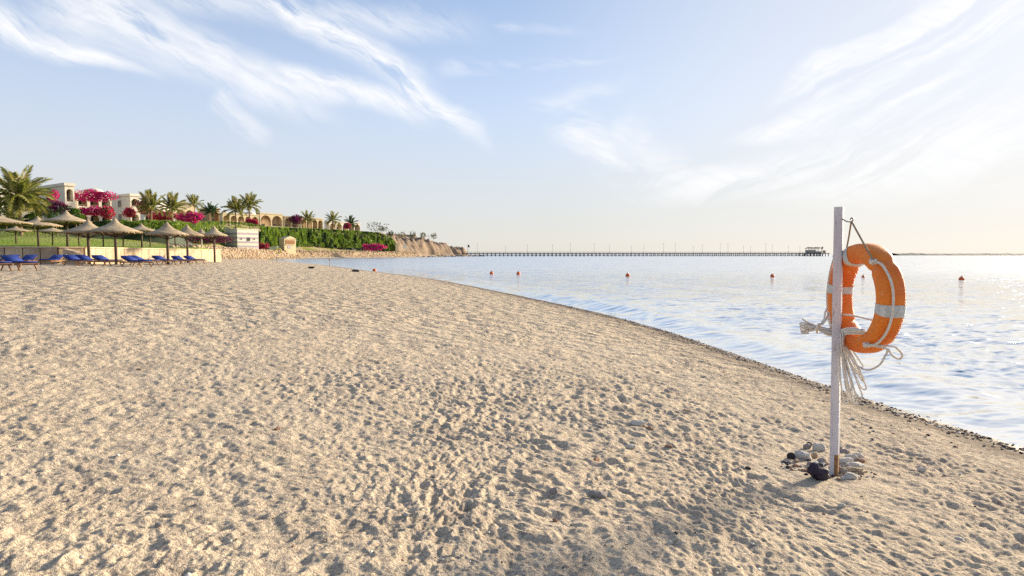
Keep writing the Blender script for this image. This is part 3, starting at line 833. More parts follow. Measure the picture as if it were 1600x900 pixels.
# white beach hut with lilac bands
Yh = 203; zb_, zt = at(372, 390, Yh).z, at(372, 358, Yh).z
hw_, hd_, hh_ = width_to(372, 405, Yh), depth_to(372, 354.5, Yh), zt - zb_
hut = thing('beach_hut', 'square white beach hut with lilac bands and small dark windows', 'beach hut', (corner(372, Yh), Yh, zb_), YAW)
MB().box((hw_ / 2, hd_ / 2, hh_ / 2 - 1.2), (hw_, hd_, hh_ + 2.4)).build('wall', M['hut'], hut)
for i in range(4):
    zq = hh_ * (.16 + .21 * i); q = MB()
    q.box((hw_ / 2, -.02, zq), (hw_ + .08, .04, hh_ * .09)); q.box((-.02, hd_ / 2, zq), (.04, hd_ - .004, hh_ * .09)); q.build('painted_band', M['hutband'], hut)
q = MB(); q.box((hw_ / 2, hd_ / 2, hh_ + .12), (hw_ + .35, hd_ + .35, .24)); q.build('roof', M['hut'], hut)
fo_ = MB().box((hw_ * .52, -.06, hh_ * .52), (1.15, .12, 1.15)).build('window', M['frame'], hut)
for sx_ in (-.27, .27): MB().box((hw_ * .52 + sx_, -.125, hh_ * .52), (.44, .02, .95)).build('pane', M['glass'], fo_)
fo_ = MB().box((-.06, hd_ * .5, hh_ * .52), (.12, .9, 1.3)).build('window', M['frame'], hut)
MB().box((-.125, hd_ * .5, hh_ * .52), (.02, .74, 1.14)).build('pane', M['glass'], fo_)
for sx_ in (.2, .8):
    MB().lathe([(.01, -.3), (.24, 0), (.01, .3)], 6, Matrix.Translation((hw_ * sx_, -.1, hh_ * .53))).build('wall_lamp', M['frame'], hut)

# small yellow kiosk with shutter
Yk = 243; zb_ = at(446, 389.5, Yk).z; kw, kd, kh = width_to(445, 463, Yk), depth_to(445, 437, Yk), at(446, 373, Yk).z - zb_
ki = thing('beach_kiosk', 'small yellow gabled kiosk with a brown shutter by the hedge', 'kiosk', (corner(445, Yk), Yk, zb_), YAW)
MB().box((kw / 2, kd / 2, kh / 2 - 1), (kw, kd, kh + 2)).build('wall', M['wall_y'], ki)
MB().box((kw / 2, -.05, kh * .68), (kw * .8, .1, kh * .38)).build('shutter', M['shutter'], ki)
MB().box((kw / 2, -.2, kh * .46), (kw * .9, .4, .1)).build('counter', M['hut'], ki)
MB().box((kw * .42, -.04, kh * .2), (kw * .28, .06, kh * .22)).build('notice_board', M['hutband'], ki)
q = MB(); e = .25
q.add([(-e, -e, kh), (kw + e, -e, kh), (kw + e, kd + e, kh), (-e, kd + e, kh), (kw / 2, -e, kh + 1.1), (kw / 2, kd + e, kh + 1.1)], [(0, 3, 2, 1), (0, 1, 4), (2, 3, 5), (1, 2, 5, 4), (3, 0, 4, 5)])
q.build('roof', M['wall_y'], ki)

# ------------------------------------------------------------------ hedges, shrubs, bougainvillea
hedge('hedge', 'dense dark hedge below the two storey villas', [(-60, 96, 362, 343), (40, 97, 362, 343), (140, 100, 360, 345), (200, 101, 362, 346)], 1.6, M['shrub_d'], 9000, .13, extra=(M['shrub'], .15))
hedge('hedge', 'bright green hedge behind the thatched parasols', [(190, 98, 364, 344), (225, 100, 364, 344), (262, 103, 366, 345), (300, 110, 370, 348)], 2.0, M['hedge'], 9000, .15)
hedge('hedge', 'tall green hedge above the beach hut', [(255, 118, 372, 350), (300, 150, 380, 348), (335, 190, 390, 346), (352, 208, 390, 346), (400, 232, 390, 350), (414, 238, 388, 353)], 2.6, M['hedge'], 16000, .22, extra=(M['shrub_d'], .35))
hedge('hedge', 'long clipped green hedge on the bank above the far shore', [(408, 233, 386, 354), (440, 257, 383, 356), (480, 281, 384, 357), (520, 296, 386, 359), (560, 312, 387, 361), (592, 326, 389, 364), (612, 336, 391, 372), (622, 341, 393, 384)], 5.0, M['hedge'], 30000, .40, extra=(M['shrub_d'], .38))
for (px, yy, r_, lab) in ((9, 330, 9, 'large round clipped shrub at the left edge under the palm'), (26, 342, 8, 'pale green low clipped shrub beside the palm trunk'), (53, 337, 8, 'round clipped shrub just right of the big palm trunk'),
                          (70, 331, 10, 'wide dark topped clipped shrub under the palm fronds'), (87, 339, 10, 'brightest round clipped shrub in front of the villa corner'), (104, 329, 11, 'dark wide clipped shrub under the villa corner'),
                          (118, 330, 6, 'small upper round shrub near the villa terrace'), (124, 339, 7, 'lower round shrub beside the arched terrace')):
    c = at(px, yy, 94); rm = r_ * 94 / FPX
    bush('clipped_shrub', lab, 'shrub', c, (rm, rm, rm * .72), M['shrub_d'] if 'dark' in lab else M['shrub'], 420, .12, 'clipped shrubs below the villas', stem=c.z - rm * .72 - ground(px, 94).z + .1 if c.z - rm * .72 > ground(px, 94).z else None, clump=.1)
BG = [(148, 306, 31, 9, 117, 'boug', 'wide magenta bougainvillea hanging over the upper balconies'), (142, 330, 22, 6, 115, 'boug', 'deep magenta bougainvillea between the two balcony floors'),
      (167, 332, 8, 9, 115, 'boug_r', 'red bougainvillea spilling down at the right end of the terraces'),
      (83, 306, 6, 8, 108, 'boug', 'magenta bougainvillea above the window behind the palm fronds'), (31, 322, 22, 8, 105, 'boug_p', 'purple red bougainvillea mass behind the palm trunk'),
      (90, 324, 14, 8, 105, 'boug_p', 'dark magenta bougainvillea left of the villa corner'), (202, 332, 8, 7, 126, 'boug_r', 'dark red round bush against the blank side wall'),
      (225, 322, 9, 12, 126, 'boug_r', 'tall red bougainvillea beside the left of two palms'), (252, 338, 20, 7, 140, 'boug_r', 'dark red bougainvillea under the white dome'),
      (297, 340, 20, 8, 150, 'boug', 'brightest magenta bougainvillea below the vaulted villa'), (394, 348, 9, 5, 243, 'boug_r', 'pinkish red bougainvillea between the tall palms and the hedge'),
      (462, 343, 9, 6, 296, 'boug_p', 'purple bougainvillea on the small far villa'), (543, 353, 5, 4, 320, 'boug_r', 'red bougainvillea by the farthest villa'),
      (584, 386, 17, 5, 290, 'boug', 'low magenta bougainvillea on the grass at the hedge foot'), (326, 373, 28, 7, 104, 'boug_p', 'long shaded purple bougainvillea behind the last parasols'),
      (408, 384, 10, 4, 226, 'boug_r', 'low reddish bougainvillea between the hut and the kiosk')]
for (px, yy, a, b_, Yb, k, lab) in BG:
    c = at(px, yy, Yb); s_ = Yb / FPX
    n_ = int(min(2600, 500 + a * b_ * 9))
    bush('bougainvillea', lab, 'bougainvillea', c, (a * s_, max(b_ * s_ * .9, .8), b_ * s_), M[k], n_, max(.09, .16 * Yb / 120), 'bougainvilleas in bloom', extra=(M['shrub'], .16), clump=.45)

palm('big date palm at the left edge with a broad drooping crown', 35, 92, 309, 4.3, 38, 'frond', .12, .24, seed=1)
palm('young palm left of the white dome', 238, 122, 325, 2.9, 24, 'frond', .55, .2, seed=2)
palm('young palm right of the white dome', 272, 128, 327, 2.9, 24, 'frond', .55, .2, seed=3)
palm('palm just right of the vaulted villa', 307, 180, 321, 2.9, 20, 'frond', .6, .2, seed=4)
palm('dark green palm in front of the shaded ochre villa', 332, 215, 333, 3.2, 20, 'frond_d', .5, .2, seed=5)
palm('broad palm standing left of the tallest far palm', 370, 245, 329, 4.9, 26, 'frond', .45, .25, seed=6)
palm('tallest far palm above the yellow arched villa', 392, 250, 322, 4.9, 26, 'frond', .45, .25, seed=7)
palm('palm above the middle of the long hedge', 482, 312, 343, 4.1, 22, 'frond', .5, .28, seed=8)
palm('palm with thin trunk right of the middle villa', 521, 320, 345, 4.4, 22, 'frond', .4, .28, seed=9)
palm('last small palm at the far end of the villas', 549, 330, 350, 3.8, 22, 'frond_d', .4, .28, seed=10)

# ------------------------------------------------------------------ thatched parasols
def parasol(label, px, y_apex, Y, rim_px, polemat='pole', row='front'):
    g = ground(px, Y); za = at(px, y_apex, Y).z; h = max(za - g.z, 1.6); r_ = rim_px / 2 * Y / FPX; ch = min(.72, h * .27)
    o = thing('thatched_parasol', label, 'parasol', g, random.uniform(0, 6), 'thatched parasols along the beach')
    MB().tube([(0, 0, -.4), (.01, 0, h * .5), (0, 0, h - .12)], [.085, .08, .07], 8).build('pole', M[polemat], o)
    prof = [(.03, h + .06), (.07, h), (.13, h - ch * .12), (.24, h - ch * .30), (r_ * .33, h - ch * .50), (r_ * .58, h - ch * .70), (r_ * .8, h - ch * .86), (r_, h - ch), (r_ * .99, h - ch - .07), (r_ * .9, h - ch + .04), (r_ * .5, h - ch * .74), (.1, h - ch * .45)]
    MB().lathe(prof, 26, None, .025).build('canopy', M['thatch'], o)
    fr_ = MB(); nfr = 52; vs = []
    for j in range(nfr):
        q = 2 * pi * j / nfr; q2 = 2 * pi * (j + .7) / nfr; dz = random.uniform(.05, .14)
        k = len(fr_.v); fr_.add([(r_ * cos(q), r_ * sin(q), h - ch + .01), (r_ * cos(q2), r_ * sin(q2), h - ch + .01), (r_ * 1.01 * cos(q2), r_ * 1.01 * sin(q2), h - ch - dz), (r_ * 1.01 * cos(q), r_ * 1.01 * sin(q), h - ch - dz * .8)], [(0, 1, 2, 3)])
    fr_.build('fringe', M['thatchrim'], o)
    for j in range(6):
        q = 2 * pi * j / 6; MB().tube([(.05 * cos(q), .05 * sin(q), h - ch - .32), (r_ * .9 * cos(q), r_ * .9 * sin(q), h - ch + .0)], .028, 5).build('strut', M['pole'], o)
    return o


for a in (('large thatched parasol cut off by the left edge', -3, 333, 44, 92), ('thatched parasol second from the left edge', 62, 339, 49, 64), ('thatched parasol with the tallest spike', 107, 330, 45, 66),
          ('thatched parasol on a beach pole left of the most central cone', 140, 344, 36.5, 71), ('biggest cone shaped thatched parasol among the blue loungers', 182, 342, 36, 74),
          ('smaller thatched parasol half behind the biggest cone', 223, 350, 58, 46), ('pale thatched parasol standing over two loungers', 263, 348, 40, 60), ('thatched parasol over the last loungers', 294, 352, 47, 48),
          ('small thatched parasol on a white pole', 316, 358, 66, 32, 'polew'), ('last thatched parasol nearest the white hut', 336, 354, 53, 38),
          ('distant thatched parasol on the lawn at the left edge', 27, 353, 80, 40), ('distant thatched parasol between the second and the tallest', 84, 354, 78, 44), ('distant thatched parasol seen left of the biggest cone', 163, 354, 76, 42),
          ('distant thatched parasol right of the biggest cone', 194, 356, 78, 40), ('distant thatched parasol behind the smaller parasol', 236, 357, 80, 40), ('distant thatched parasol behind the pale parasol', 275, 358, 80, 36), ('distant thatched parasol on the lawn left of the tallest spike', 125, 355, 80, 40)):
    parasol(*a)

# ------------------------------------------------------------------ low sandstone wall in front of the lawn
wallpts = [(-3, 36.95), (105, 38.45), (112, 38.9), (160, 42.5), (215, 47.5), (262, 52), (331, 59.9)]
wp = [Vector(((px - 800) / FPX * Y, Y, 0)) for px, Y in wallpts]
wp = [Vector((-46, 35.55, 0))] + wp
wp = [p + (Vector((.05, -.8, 0)) if i < 3 else Vector((.95, -.25, 0))) for i, p in enumerate(wp)]
wl = thing('low_wall', 'low sandstone panel wall between the loungers and the lawn', 'wall', (wp[1].x, wp[1].y, 1.1))
O = Vector(wl.location)
for i in range(len(wp) - 1):
    a, b_ = wp[i], wp[i + 1]; L = (b_ - a).length; n = max(1, round(L / (.82 if i < 2 else 1.3))); ang = math.atan2(b_.y - a.y, b_.x - a.x)
    for j in range(n):
        c = a.lerp(b_, (j + .5) / n); g = tz(c.x + .9 * sin(ang), c.y - .9 * cos(ang)); g = min(g, tz(c.x + 1.5, c.y - 1.0))
        topz = 2.12 if i < 2 else 2.12 + .0 * j
        hgt = topz - g + .3; T = (c.x - O.x, c.y - O.y, g - .3 + hgt / 2 - O.z)
        pr = random.uniform(-.015, .015)
        MB().box((T[0] + pr, T[1] - pr, T[2]), (L / n - .05, .22, hgt), ang).build('panel', M['stonewall'], wl)
        MB().box((T[0], T[1], T[2] + hgt / 2 + .041), (L / n - .006, .34, .08), ang).build('cap', M['stonecap'], wl)
        e_ = a.lerp(b_, j / n); MB().box((e_.x - O.x, e_.y - O.y, T[2] - .01), (.048, .16, hgt - .02), ang).build('batten', M['joint'], wl)
# sloping end block at the corner of the wall
g = ground(118, 37.6)
q = MB(); q.add([(-.5, -.3, -.3), (.75, -.3, -.3), (.75, .3, -.3), (-.5, .3, -.3), (-.5, -.3, .95), (.1, -.3, .8), (.1, .3, .8), (-.5, .3, .95), (.75, -.3, .1), (.75, .3, .1)], [(3, 2, 1, 0), (4, 5, 6, 7), (0, 1, 8, 5, 4), (2, 3, 7, 6, 9), (1, 2, 9, 8), (8, 9, 6, 5), (3, 0, 4, 7)])
o = q.build('buttress', M['stonecap'], None); o.location = g; o.rotation_euler = (0, 0, .15); tag(o, 'sloping stone block at the corner of the low wall', 'stone block')

# ------------------------------------------------------------------ blue loungers
def cushion(L, w, t_, seg=4):
    bm = bmesh.new(); bmesh.ops.create_cube(bm, size=1.0)
    bmesh.ops.scale(bm, vec=(L, w, t_), verts=bm.verts)
    bmesh.ops.bevel(bm, geom=list(bm.edges), offset=t_ * .35, segments=2, affect='EDGES')
    return bm


def lounger_proto():
    o = thing('sun_lounger', '', 'sun lounger', (0, 0, 0), 0, 'blue loungers on the beach')
    bk = R(23)
    def cm(name, bm, T, mat):
        bm.transform(T); me = bpy.data.meshes.new(name); bm.to_mesh(me); bm.free(); me.materials.append(mat); me.polygons.foreach_set('use_smooth', [True] * len(me.polygons)); return link_me(name, me, o)
    cm('seat_cushion', cushion(1.26, .62, .08), Matrix.Translation((-.32, 0, .40)), M['blue'])
    cm('back_cushion', cushion(.72, .62, .08), Matrix.Translation((.31, 0, .38)) @ Matrix.Rotation(-bk, 4, 'Y') @ Matrix.Translation((.36, 0, .05)), M['blue'])
    f = MB()
    for s_ in (-1, 1):
        f.box((-.02, s_ * .31, .30), (1.9, .05, .08))
        f.box((0, s_ * .25, 0), (.70, .04, .05), 0, Matrix.Translation((.31, 0, .335)) @ Matrix.Rotation(-bk, 4, 'Y') @ Matrix.Translation((.35, 0, 0)))
    for i in range(10): f.box((-.9 + i * .13, 0, .325), (.08, .56, .022))
    f.tube([(.70, -.2, .30), (.62, -.2, .52)], .02, 5); f.tube([(.70, .2, .30), (.62, .2, .52)], .02, 5)
    f.build('frame', M['teak'], o)
    for sx_ in (-1, 1):
        for s_ in (-1, 1):
            MB().tube(spline([(sx_ * .62, s_ * .31, .29), (sx_ * .70, s_ * .31, .16), (sx_ * .84, s_ * .31, .0)], 4), .032, 6).build('leg', M['teak'], o)
    return o


LP = lounger_proto()
LS = [(-12, 23.6, 152, 'blue lounger cut off by the left edge nearest the camera'), (30, 24.4, 150, 'blue lounger nearest the camera with its whole frame in view'),
      (9, 34.5, 100, 'blue lounger with upright back at the far left by the wall'), (42, 34.8, 112, 'blue lounger by the first wall panels'), (82, 34.6, 104, 'blue lounger by the wall left of the sloping stone block'),
      (122, 32.5, 152, 'blue lounger in front of the sloping stone block'), (143, 34.5, 160, 'blue lounger with flat foot end under the left beach pole'), (168, 32.8, 156, 'blue lounger left of the biggest parasol pole'), (214, 32.5, 156, 'blue lounger right of the biggest parasol pole'),
      (226, 35.8, 165, 'blue lounger tucked behind another right of the big parasol'), (257, 38.5, 150, 'blue lounger under the pale parasol'), (283, 41, 140, 'blue lounger right of the pale parasol pole'), (304, 44.5, 150, 'last blue lounger at the end of the wall')]
for i, (px, Yl, deg, lab) in enumerate(LS):
    g = ground(px, Yl); g.z += .01
    o = LP if i == 0 else dup(LP, g, R(deg), lab)
    o.location = g; o.rotation_euler = (0, 0, R(deg)); o['label'] = lab; o.scale = (.92, .92, .80)

# ------------------------------------------------------------------ far shore: embankment stones, boxes, lamp, trees
def rock_mesh(name, mat, seed, sub=1, flat=.6, rough=.25):
    bm = bmesh.new(); bmesh.ops.create_icosphere(bm, subdivisions=sub, radius=1)
    rg = random.Random(seed); ph = [rg.uniform(0, 9) for _ in range(6)]
    for v in bm.verts:
        p = v.co.copy(); k = 1 + rough * (sin(p.x * 2.3 + ph[0]) * cos(p.y * 2.1 + ph[1]) + .5 * sin(p.z * 4.1 + ph[2]) * cos(p.x * 3.7 + ph[3]) + rg.uniform(-.25, .25))
        v.co = Vector((p.x * k * 1.15, p.y * k * .9, p.z * k * flat))
    me = bpy.data.meshes.new(name); bm.to_mesh(me); bm.free()
    if mat: me.materials.append(mat)
    if sub > 1: me.polygons.foreach_set('use_smooth', [True] * len(me.polygons))
    return me


def rock_arrays(seed, sub=1, flat=.6):
    me = rock_mesh('tmp', None, seed, sub, flat); V = np.array([v.co[:] for v in me.vertices]); F = np.array([p.vertices[:] for p in me.polygons]); bpy.data.meshes.remove(me); return V, F


def scatter(name, label, pos, size, mats, seed=1, sub=1, flat=.6, kind='stuff'):
    """many small stones joined into one piece of stuff"""
    base = [rock_arrays(seed + i, sub, flat) for i in range(5)]; rg = np.random.default_rng(seed); Vs, Fs, mi, c = [], [], [], 0
    for p, s_ in zip(pos, size):
        V, F = base[rg.integers(5)]; a = rg.uniform(0, 6.28); ca, sa = cos(a), sin(a); V = V * s_ * rg.uniform(.75, 1.25, 3)
        Vs.append(np.stack([V[:, 0] * ca - V[:, 1] * sa + p[0], V[:, 0] * sa + V[:, 1] * ca + p[1], V[:, 2] + p[2]], 1)); Fs.append(F + c); c += len(V)
        mi.append(np.full(len(F), rg.integers(len(mats))))
    o = mesh_np(name, np.concatenate(Vs), np.concatenate(Fs), None, mats=mats, midx=np.concatenate(mi)); o['kind'] = kind; o['label'] = label
    return o


bp_ = [Vector((a, b_, 0)) for a, b_ in BACK[6:15]]
pos, size = [], []
rg = np.random.default_rng(3)
for i in range(len(bp_) - 1):
    L = (bp_[i + 1] - bp_[i]).length; n = int(L * (9 if i < 4 else 6))
    nrm = Vector((-(bp_[i + 1].y - bp_[i].y), bp_[i + 1].x - bp_[i].x, 0)).normalized()
    for k in range(n):
        p = bp_[i].lerp(bp_[i + 1], rg.random()) + nrm * rg.uniform(-.6, 3.2); pos.append((p.x, p.y)); size.append(rg.uniform(.12, .32) * (1 if p.y < 180 else 1.4))
zq = terrain(np.array([p[0] for p in pos]), np.array([p[1] for p in pos]))
scatter('embankment_stones', 'rough tan stones facing the embankment along the bay', [(p[0], p[1], z_ + .05) for p, z_ in zip(pos, zq)], size, [M['rubble'], M['stone_b'], M['rubble']], 21, 1, .75)
pos, size = [], []
for i in range(520):
    k = rg.integers(1, 6); a, b_ = Vector(HEAD[k] + (0,)), Vector(HEAD[k + 1] + (0,)); p = a.lerp(b_, rg.random()); out = rg.uniform(-2, 9) * (1 if rg.random() < .7 else 1.6)
    pos.append((p.x + out * .9, p.y - out * .35, rg.uniform(-.1, .5) + .3 * max(0, (3 - out) / 5))); size.append(rg.uniform(.4, 1.5))
scatter('shore_rocks', 'dark flat rocks at the foot of the headland', pos, size, [M['reef'], M['stone_g'], M['stone_b']], 31, 1, .45)

for lab, px, yy, s_, Yt, mt in (('thin sparse young tree at the end of the hedge', 586, 354, 9, 322, 'scrub'), ('small round tree beside the far lamp post', 597, 358, 5, 326, 'scrub'), ('scrub bush at the near end of the headland', 611, 365, 5, 352, 'scrub'),
                                ('wide scrub bush on the headland ridge', 628, 367, 6, 372, 'scrub'), ('pair topped scrub bush mid headland', 645, 367, 5, 395, 'scrub'), ('dark scrub bush at the headland summit', 661, 367, 4, 410, 'scrub'), ('last scrub bush towards the headland drop', 677, 369, 5, 430, 'scrub')):
    c = at(px, yy, Yt); k = s_ * Yt / FPX
    bush('scrub_bush' if 'scrub' in lab else 'small_tree', lab, 'bush' if 'scrub' in lab else 'tree', c, (k * 1.2, k, k * .8), M[mt], 200, .35, stem=4.0, clump=.6)
for lab, px, Yt, y0, y1, mt in (('tall cream box standing at the end of the hedge', 620, 338, 393.5, 381, 'wall_y'), ('pale square sign board on legs at the foot of the headland', 632.5, 344, 394, 381.5, 'hut')):
    a, b_ = at(px, y0, Yt), at(px, y1, Yt); h = b_.z - a.z
    o = thing('marker_box' if 'box' in lab else 'sign_board', lab, 'box' if 'box' in lab else 'sign', a, .3)
    if 'box' in lab:
        MB().box((0, 0, h * .5 - .4), (1.5, 1.2, h + .8)).build('body', M[mt], o); MB().box((0, 0, h + .1), (1.7, 1.4, .2)).build('lid', M['hut'], o)
    else:
        MB().box((0, 0, h * .72), (2.3, .15, h * .5)).build('board', M[mt], o)
        for q in (-.9, .9): MB().box((q, .12, h * .2), (.14, .09, h * .95 + 1)).build('leg', M['polew'], o)
a, b_ = at(604, 366, 330), at(604, 350, 330); h = b_.z - a.z
o = thing('lamp_post', 'twin headed lamp post at the end of the hedge', 'lamp post', a); MB().tube([(0, 0, -3), (0, 0, h)], .13, 6).build('pole', M['polew'], o)
MB().tube([(-1.1, 0, h - .1), (0, 0, h + .1), (1.1, 0, h - .1)], .07, 5).build('arm', M['polew'], o)
for q in (-1.1, 1.1): MB().lathe([(.05, .15), (.4, .05), (.45, -.2), (.05, -.3)], 8, Matrix.Translation((q, 0, h - .1))).build('lamp_head', M['pier'], o)
a = at(731, 394, 492); o = thing('flag_pole', 'dark flag pole at the shore end of the pier', 'flag pole', a); MB().tube([(0, 0, -3), (0, 0, 6.2)], .13, 6).build('pole', M['pier'], o)
q = MB(); q.add([(.1, 0, 6.1), (1.3, .2, 5.2), (1.5, -.1, 3.6), (.1, 0, 3.9)] + [(.1, .05, 6.1), (1.3, .25, 5.2), (1.5, -.05, 3.6), (.1, .05, 3.9)], [(0, 1, 2, 3), (7, 6, 5, 4), (0, 4, 5, 1), (1, 5, 6, 2), (2, 6, 7, 3), (3, 7, 4, 0)]); q.build('flag', M['reef'], o)

# ------------------------------------------------------------------ pier
PA, PB = Vector((-48, 488, 0)), Vector(((1280 - 800) / FPX * 520, 520, 0))
PL = (PB - PA).length; pang = math.atan2(PB.y - PA.y, PB.x - PA.x)
pier = thing('pier', 'long low wooden pier running along the horizon', 'pier', (PA.x, PA.y, 0), pang)
MB().box((PL / 2, 0, 2.15), (PL, 4, .7)).build('deck', M['pier'], pier)
q = MB(); n = int(PL / 3.2)
for i in range(n + 1):
    for s_ in (-1.7, 1.7): q.tube([(i * PL / n, s_, -1.5), (i * PL / n, s_, 1.85)], .26, 6)
    if i % 2 == 0 and i < n: q.tube([(i * PL / n, -1.7, .3), ((i + 1) * PL / n, -1.7, 1.6)], .14, 4)
for s_ in (-1.71, 1.71): q.box((PL / 2, s_, .75), (PL, .2, .35))
q.build('piling', M['pier'], pier)['kind'] = 'stuff'
q = MB()
for s_ in (-1.9, 1.9):
    q.box((PL / 2, s_, 3.45), (PL, .12, .12)); q.box((PL / 2, s_, 3.0), (PL, .08, .08))
    for i in range(n + 1): q.box((i * PL / n, s_, 2.98), (.12, .1, .9))
q.build('railing', M['pier'], pier)['kind'] = 'stuff'
proto = None
for px in (746, 790, 824, 863, 891, 928, 952, 986, 1005, 1036, 1054, 1082, 1096, 1124, 1136, 1160, 1171, 1195, 1205, 1230, 1248):
    # where the ray through that column meets the pier line
    k = (px - 800) / FPX; tt = (k * PA.y - PA.x) / ((PB.x - PA.x) - k * (PB.y - PA.y)); p = PA.lerp(PB, tt)
    hgt = 6.6 + 1.3 * math.sin(px * 1.7)
    if proto is None:
        proto = thing('pier_lamp_post', 'slim pale lamp post rising from the deck of the long pier', 'lamp post', (p.x, p.y - 1.2, 2.5), pang, 'lamp posts along the pier')
        MB().tube([(0, 0, 0), (0, 0, 6.8)], [.11, .08], 5).build('pole', M['pierwall'], proto); MB().lathe([(.03, .4), (.24, .2), (.2, -.1), (.03, -.15)], 7, Matrix.Translation((0, 0, 6.9))).build('lamp_head', M['pier'], proto)
    else: dup(proto, (p.x, p.y - 1.2, 2.5), pang, None, (1, 1, hgt / 7))
pav = thing('pier_pavilion', 'small roofed pavilion at the outer end of the pier', 'pavilion', (corner(1271, 519), 519, 0), pang)
MB().box((0, 0, 2.3), (22, 9, .6)).build('platform', M['pier'], pav)
q = MB()
for i in range(9):
    for s_ in (-3.8, 3.8): q.tube([(-10.5 + i * 2.6, s_, -1.5), (-10.5 + i * 2.6, s_, 2.05)], .3, 6)
q.build('piling', M['pier'], pav)['kind'] = 'stuff'
MB().box((-2.6, 1, 3.9), (6, 5, 2.6)).build('wall', M['pierwall'], pav); MB().box((3.2, 1, 3.3), (5.4, 5, 1.4)).build('parapet', M['pierwall'], pav)
for i in range(5):
    for s_ in (-2.6, 3.4): MB().tube([(-5 + i * 2.5, s_, 2.6), (-5 + i * 2.5, s_, 6.4)], .2, 6).build('column', M['pierwall'], pav)
for x_ in (-3.1, 2.9):
    q = MB(); q.add([(x_ - 3.1, -3.4, 6.4), (x_ + 2.9, -3.4, 6.4), (x_ + 2.9, 4.4, 6.4), (x_ - 3.1, 4.4, 6.4), (x_ - 1.3, -.6, 7.5), (x_ + 1.1, -.6, 7.5), (x_ + 1.1, 1.6, 7.5), (x_ - 1.3, 1.6, 7.5)], [(3, 2, 1, 0), (4, 5, 6, 7), (0, 1, 5, 4), (1, 2, 6, 5), (2, 3, 7, 6), (3, 0, 4, 7)]); q.build('roof', M['pierroof'], pav)
kz = thing('jetty_shelter', 'tiny roofed shelter just beyond the pier pavilion', 'shelter', (corner(1287, 519), 519, 2.6), pang)
MB().box((0, 0, .8), (1.4, 1.6, 1.6)).build('wall', M['pierwall'], kz); MB().lathe([(2.0, 1.5), (1.6, 1.75), (.1, 2.3)], 8).build('roof', M['pierroof'], kz)
o = MB().lathe([(.05, 5.2), (.6, 4.9), (.75, 4.3), (.6, 3.8), (.12, 3.5), (.12, 0)], 10).build('signal_post', M['pier']); o.location = (corner(1284, 516), 516, 2.6); tag(o, 'round topped signal post between the pavilion and shelter', 'signal post')

# reef and surf on the horizon
gx, gy = np.meshgrid(np.linspace(500, 1000, 260), np.linspace(-26, 26, 14)); rx, ry = gx.ravel(), gy.ravel()
rz_ = (2.7 + .9 * vn(rx / 35, ry * 0, 4) + .6 * fbm(rx / 6, ry / 8, 9, 3)) * (1 - (ry / 26) ** 2) - .6
reef = mesh_np('reef', np.stack([rx, 830 + ry - (rx - 500) * .12, rz_], 1), grid_faces(*gx.shape)[:, ::-1], M['reef']); reef['kind'] = 'structure'; reef['label'] = 'low dark reef along the horizon'
pos = []; size = []
for i in range(260):
    x_ = rg.uniform(520, 980); yy = 800 - (x_ - 500) * .12 + rg.normal(0, 3)
    if vn(np.array([x_ / 28]), np.array([2.0]), 6)[0] > .05: pos.append((x_, yy, .25)); size.append(rg.uniform(.4, 1.3))
scatter('surf', 'broken white surf in front of the reef', pos, size, [M['foam']], 41, 1, .5)

# ------------------------------------------------------------------ buoys
def buoy(label, px, py, r_):
    u = (397 - py); Yb = FPX * EYE / -u * 1.0; Yb = FPX * (EYE - r_ * .5) / (py - 397)
    o = thing('marker_buoy', label, 'buoy', (corner(px, Yb), Yb, .0), random.uniform(0, 3), 'orange marker buoys')
    MB().lathe([(.01, -r_ * .6), (r_ * .6, -r_ * .45), (r_ * .93, -.05 * r_), (r_, r_ * .35), (r_ * .93, r_ * .72), (r_ * .72, r_ * 1.06), (r_ * .4, r_ * 1.27), (.01, r_ * 1.35)], 14).build('float', M['buoy'], o)
    MB().lathe([(r_ * 1.0, r_ * .16), (r_ * 1.05, r_ * .22), (r_ * 1.0, r_ * .34)], 14).build('collar', M['buoy'], o)
    MB().tube(spline([(-.05, 0, r_ * 1.25), (0, 0, r_ * 1.25 + .09), (.05, 0, r_ * 1.25)], 4), .016, 5).build('ring', M['hook'], o)


for a in (('orange buoy closest to the sand, floating left of all the others', 585, 422, .20), ('left buoy of the close pair on the water', 768, 426.5, .17), ('right buoy of the close pair on the water', 810, 427, .17), ('buoy alone in the middle of the bay', 981, 430, .18),
          ('buoy on the water just left of the white post', 1207, 431, .16), ('small buoy seen through the hole of the life ring', 1349, 432.5, .12), ('buoy alone right of the life ring', 1503, 435.5, .17)):
    buoy(*a)

# ------------------------------------------------------------------ white post with hook
def on_sand(px, py):
    lo, hi = 2.0, 200.0
    for _ in range(40):
        Ym = math.sqrt(lo * hi); p = at(px, py, Ym)
        if p.z > tz(p.x, p.y): lo = Ym
        else: hi = Ym
    return Vector((p.x, p.y, sandz(p.x, p.y) if p.y < 40 else p.z))


PB_ = Vector((2.289, 4.37, sandz(2.289, 4.37))); LEAN = Vector((-.018, 0, 0)); PH = at(1311, 323.5, 4.37).z - PB_.z
post = thing('post', 'tall white wooden post carrying the life ring, set in stones', 'post', PB_)
pr_ = R(-38)


def prism(sec, z0, z1):
    vs = []
    for z_ in (z0, z1):
        for (a, b_) in sec: vs.append((a * cos(pr_) - b_ * sin(pr_) + LEAN.x * z_ / PH, a * sin(pr_) + b_ * cos(pr_), z_))
    n = len(sec); return vs, [tuple(range(n))[::-1], tuple(range(n, 2 * n))] + [(i, (i + 1) % n, n + (i + 1) % n, n + i) for i in range(n)]


